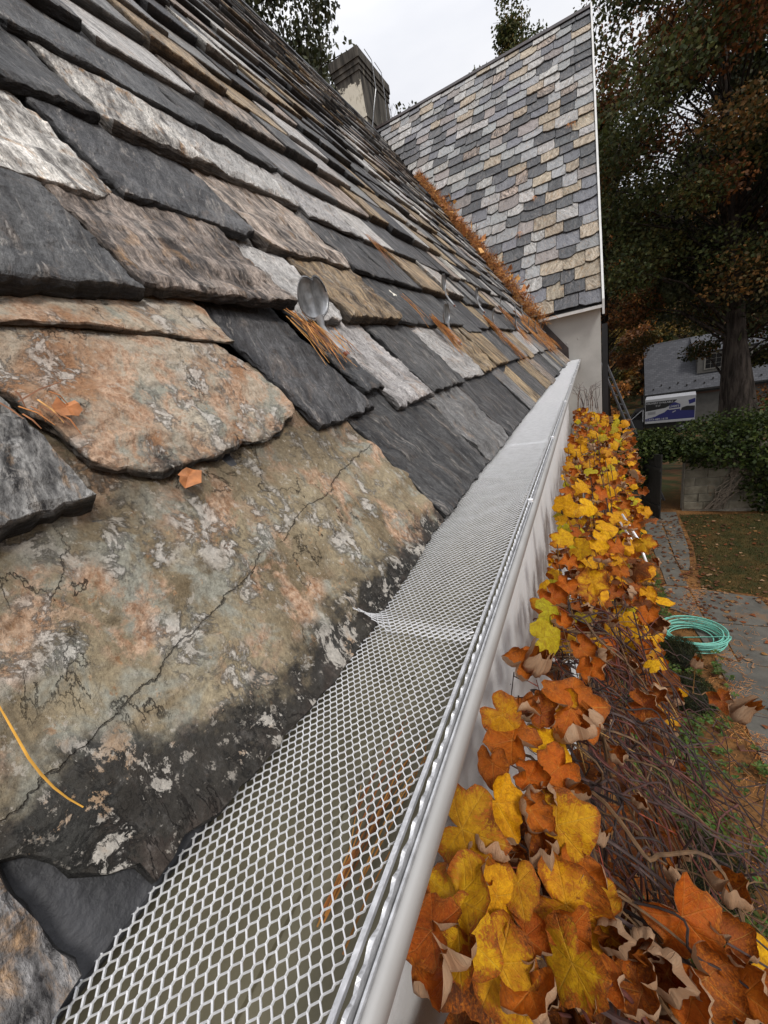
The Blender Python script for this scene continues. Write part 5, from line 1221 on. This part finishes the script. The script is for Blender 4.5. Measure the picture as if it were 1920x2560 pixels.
# ================================================================== TREES
def tree_geo(seed, h, crown_r, crown_lo, nclump, nleaf, ls, cols, lean=(0, 0), tr=.3, droop=.4, crown_shape=1.0, radii=None):
    R = random.Random(seed); tb = MB(); cb = MB()
    top = Vector((lean[0], lean[1], h * .92)); tp_ = [Vector((0, 0, -.4)), Vector((lean[0] * .04, lean[1] * .04, h * .04))] + [Vector((lean[0] * t, lean[1] * t, h * t)) + Vector((R.gauss(0, .12), R.gauss(0, .12), 0)) * tr for t in (.15, .3, .45, .6, .75, .92)]
    tb.tube(tp_, radii or [tr * 1.5, tr * 1.15, tr, tr * .88, tr * .72, tr * .52, tr * .32, tr * .08], 12)
    for k in range(nclump):
        t = crown_lo + (1 - crown_lo) * R.random() ** .9; rr = crown_r * (math.sin(min(1, max(.05, (t - crown_lo) / (1 - crown_lo) * .92 + .12)) * pi) ** .6) * crown_shape
        a = R.random() * 2 * pi; q = rr * (.35 + .65 * R.random()); p = Vector((lean[0] * t + q * cos(a), lean[1] * t + q * sin(a), h * t + R.gauss(0, .04) * h))
        st = Vector((lean[0] * t * .85, lean[1] * t * .85, max(h * .1, p.z - q * .6)))
        tb.tube([st, st.lerp(p, .5) + Vector((0, 0, q * .12)), p], [tr * .28 * (1.1 - t), tr * .16 * (1.1 - t), .015], 5, cap=False)
        cr = crown_r * R.uniform(.12, .25); cc = cols[R.randrange(len(cols))]
        leafcloud(cb, p, (cr * 1.15, cr * 1.15, cr * .75), int(nleaf * R.uniform(.7, 1.3)), ls, cc, .8, droop)
        for _ in range(3):
            d = Vector((R.gauss(0, 1), R.gauss(0, 1), R.gauss(-.2, .6))).normalized() * cr * 1.1; tb.tube([p, p + d], [.02, .006], 3, cap=False)
    at = lambda m: {'col': np.array([(*c, 1) for c in m.C])}
    return raw('trunk', tb.V, tb.F, M['bark'], True), raw('crown', cb.V, cb.F, M['foliage'], False, at(cb))
GRN = [[(.04, .055, .016), (.06, .072, .02), (.08, .08, .024)], [(.05, .062, .018), (.10, .09, .025)]]
BRN = [[(.17, .07, .025), (.24, .095, .026), (.11, .05, .022)], [(.09, .07, .024), (.2, .1, .028)]]
ORG = [[(.36, .14, .03), (.44, .18, .035), (.22, .085, .024)], [(.38, .2, .04), (.26, .11, .03)], [(.10, .09, .028), (.19, .12, .03)]]
YEL = [[(.25, .16, .035), (.17, .12, .035)], [(.09, .085, .026), (.15, .11, .032)]]
def tree(geo, loc, label, group=None, rz=0., sc=1., name='tree'):
    e_ = empty(name, loc); e_.rotation_euler = (0, 0, rz); e_.scale = (sc, sc, sc)
    for nm, me in zip(('trunk', 'crown'), geo):
        o = bpy.data.objects.new(nm, me); link(o, e_)
        if nm == 'crown': o['kind'] = 'stuff'
    return tag(e_, label, 'tree', group)
# the old tree whose trunk stands right of the truck
gBig = tree_geo(3, 19, 6.0, .42, 135, 760, .13, GRN + GRN + BRN, lean=(-2.2, 0), tr=.36, radii=[.8, .66, .50, .30, .23, .19, .14, .04])
tree(gBig, (5.75, 20.5, -7.0), 'massive old tree with thick furrowed trunk right of the printed truck', name='old_tree')
gOak = tree_geo(5, 18, 4.6, .46, 90, 500, .15, BRN + BRN + GRN, lean=(.4, 0), tr=.3)
tree(gOak, (7.0, 29, -8.6), 'russet oak behind the massive old trunk', rz=1.)
gG = tree_geo(8, 17, 3.6, .25, 95, 520, .13, GRN + GRN + BRN, lean=(.3, 0), tr=.26)
gR = tree_geo(9, 17, 3.3, .36, 105, 480, .14, BRN + ORG + GRN + GRN, lean=(.3, 0), tr=.24)
tree(gR, (.9, 26, -8), 'green and rust tree rising right beside the wing roof edge', rz=2.)
tree(gG, (8.4, 24, -7.5), 'dark evergreen tree filling the right edge of the view', rz=4., sc=1.1)
gP = tree_geo(11, 18, 4.4, .30, 110, 210, .17, [[(.03, .038, .016), (.045, .05, .02), (.06, .06, .024)]], tr=.3, droop=1.2)
tree(gP, (-9.6, 16.5, -3.5), 'drooping grey green tree behind the near roof ridge', rz=.4, sc=1.0)
tree(gP, (5.6, 23.5, -7.4), 'drooping dark tree whose crown hangs behind the massive old trunk', rz=2.5, sc=1.05)
gT = tree_geo(14, 15, 3.2, .35, 90, 200, .15, YEL + GRN, tr=.22)
tree(gT, (-3.0, 25, -1.2), 'thin olive tree top rising behind the wing ridge', rz=.2)
tree(gT, (-5.4, 29, -3.0), 'sparse small tree crown low behind the wing ridge', rz=2.2, sc=.9)
tree(gT, (-1.7, 27, -1.9), 'olive tree crown just left of the top corner of the wing roof', rz=3.4)
tree(gT, (-4.3, 26.5, -2.6), 'low olive crown poking over the middle of the wing ridge', rz=5.)
# bare twigs beside the chimney
mb = MB()
for k in range(9):
    x = -7.4 + random.random() * 1.3; y = 17; p = Vector((x, y, 5)); q = p + Vector((random.gauss(0, .3), 0, random.uniform(3.4, 4.6))); mb.tube([p, p.lerp(q, .5), q], [.03, .02, .006], 4, cap=False)
    for _ in range(9): t = random.uniform(.5, 1); s = p.lerp(q, t); mb.tube([s, s + Vector((random.gauss(0, .25), 0, random.uniform(.1, .45)))], [.008, .003], 3, cap=False)
mb.tube([(-6.9, 17, GZ), (-6.9, 17, 5.2)], [.1, .05], 6)
tag(mb.build('bare_sapling', M['bark']), 'bare twiggy sapling tips showing between chimney and wing ridge', 'sapling')
# the wooded hillside: every tree its own thing
gO = tree_geo(21, 17, 4.6, .18, 80, 150, .32, ORG, tr=.3); gB2 = tree_geo(22, 18, 4.8, .15, 80, 150, .32, BRN + ORG[:1], tr=.3); gY2 = tree_geo(23, 16, 4.2, .15, 75, 150, .30, YEL + GRN, tr=.28)
hill = [(gO, 2.6, 62, 0, 'bright orange tree seen just right of the downspout corner of the wing'), (gB2, .6, 46, 3, 'reddish brown tree nearest the wing corner, left of the cottage'),
        (gY2, .6, 54, 5, 'olive yellow tree behind the ladder beside the wing corner'), (gO, 3.4, 57, 2.9, 'orange tree standing just left of the cottage gable'),
        (gY2, 6.0, 59, 4.4, 'olive yellow tree rising behind the left end of the cottage roof'), (gY2, 10.5, 63, 2, 'olive yellow tree above the cottage dormer'),
        (gB2, 13, 82, 2, 'tall reddish brown tree high on the hill behind the cottage ridge'), (gO, 15, 68, 3, 'orange tree behind the cottage, half hidden by the old trunk'),
        (gB2, 20, 64, 4, 'reddish brown tree at the right edge, behind the cottage'), (gO, 11, 95, 3.3, 'farthest orange tree on the hilltop over the cottage'),
        (gB2, 4.2, 92, 1.1, 'farthest reddish brown tree on the hill left of the cottage ridge'), (gY2, 18, 98, .2, 'farthest olive yellow tree on the hill right of the dormer'),
        (gO, 5.2, 76, 4, 'orange tree on the slope above the truck cab'), (gO, 19, 84, 5, 'orange tree up the slope straight behind the old trunk'), (gO, 25, 70, 1.5, 'orange tree beyond the cottage lantern at the right margin'), (gB2, 6.5, 66, 1, 'reddish brown tree up the slope over the printed truck')]
for (g_, x, y, rz, lb_) in hill:
    tree(g_, (x, y, ground_h(x, y) - .3), lb_, 'trees of the autumn wood behind the cottage', rz, random.uniform(.9, 1.15), 'hillside_tree')
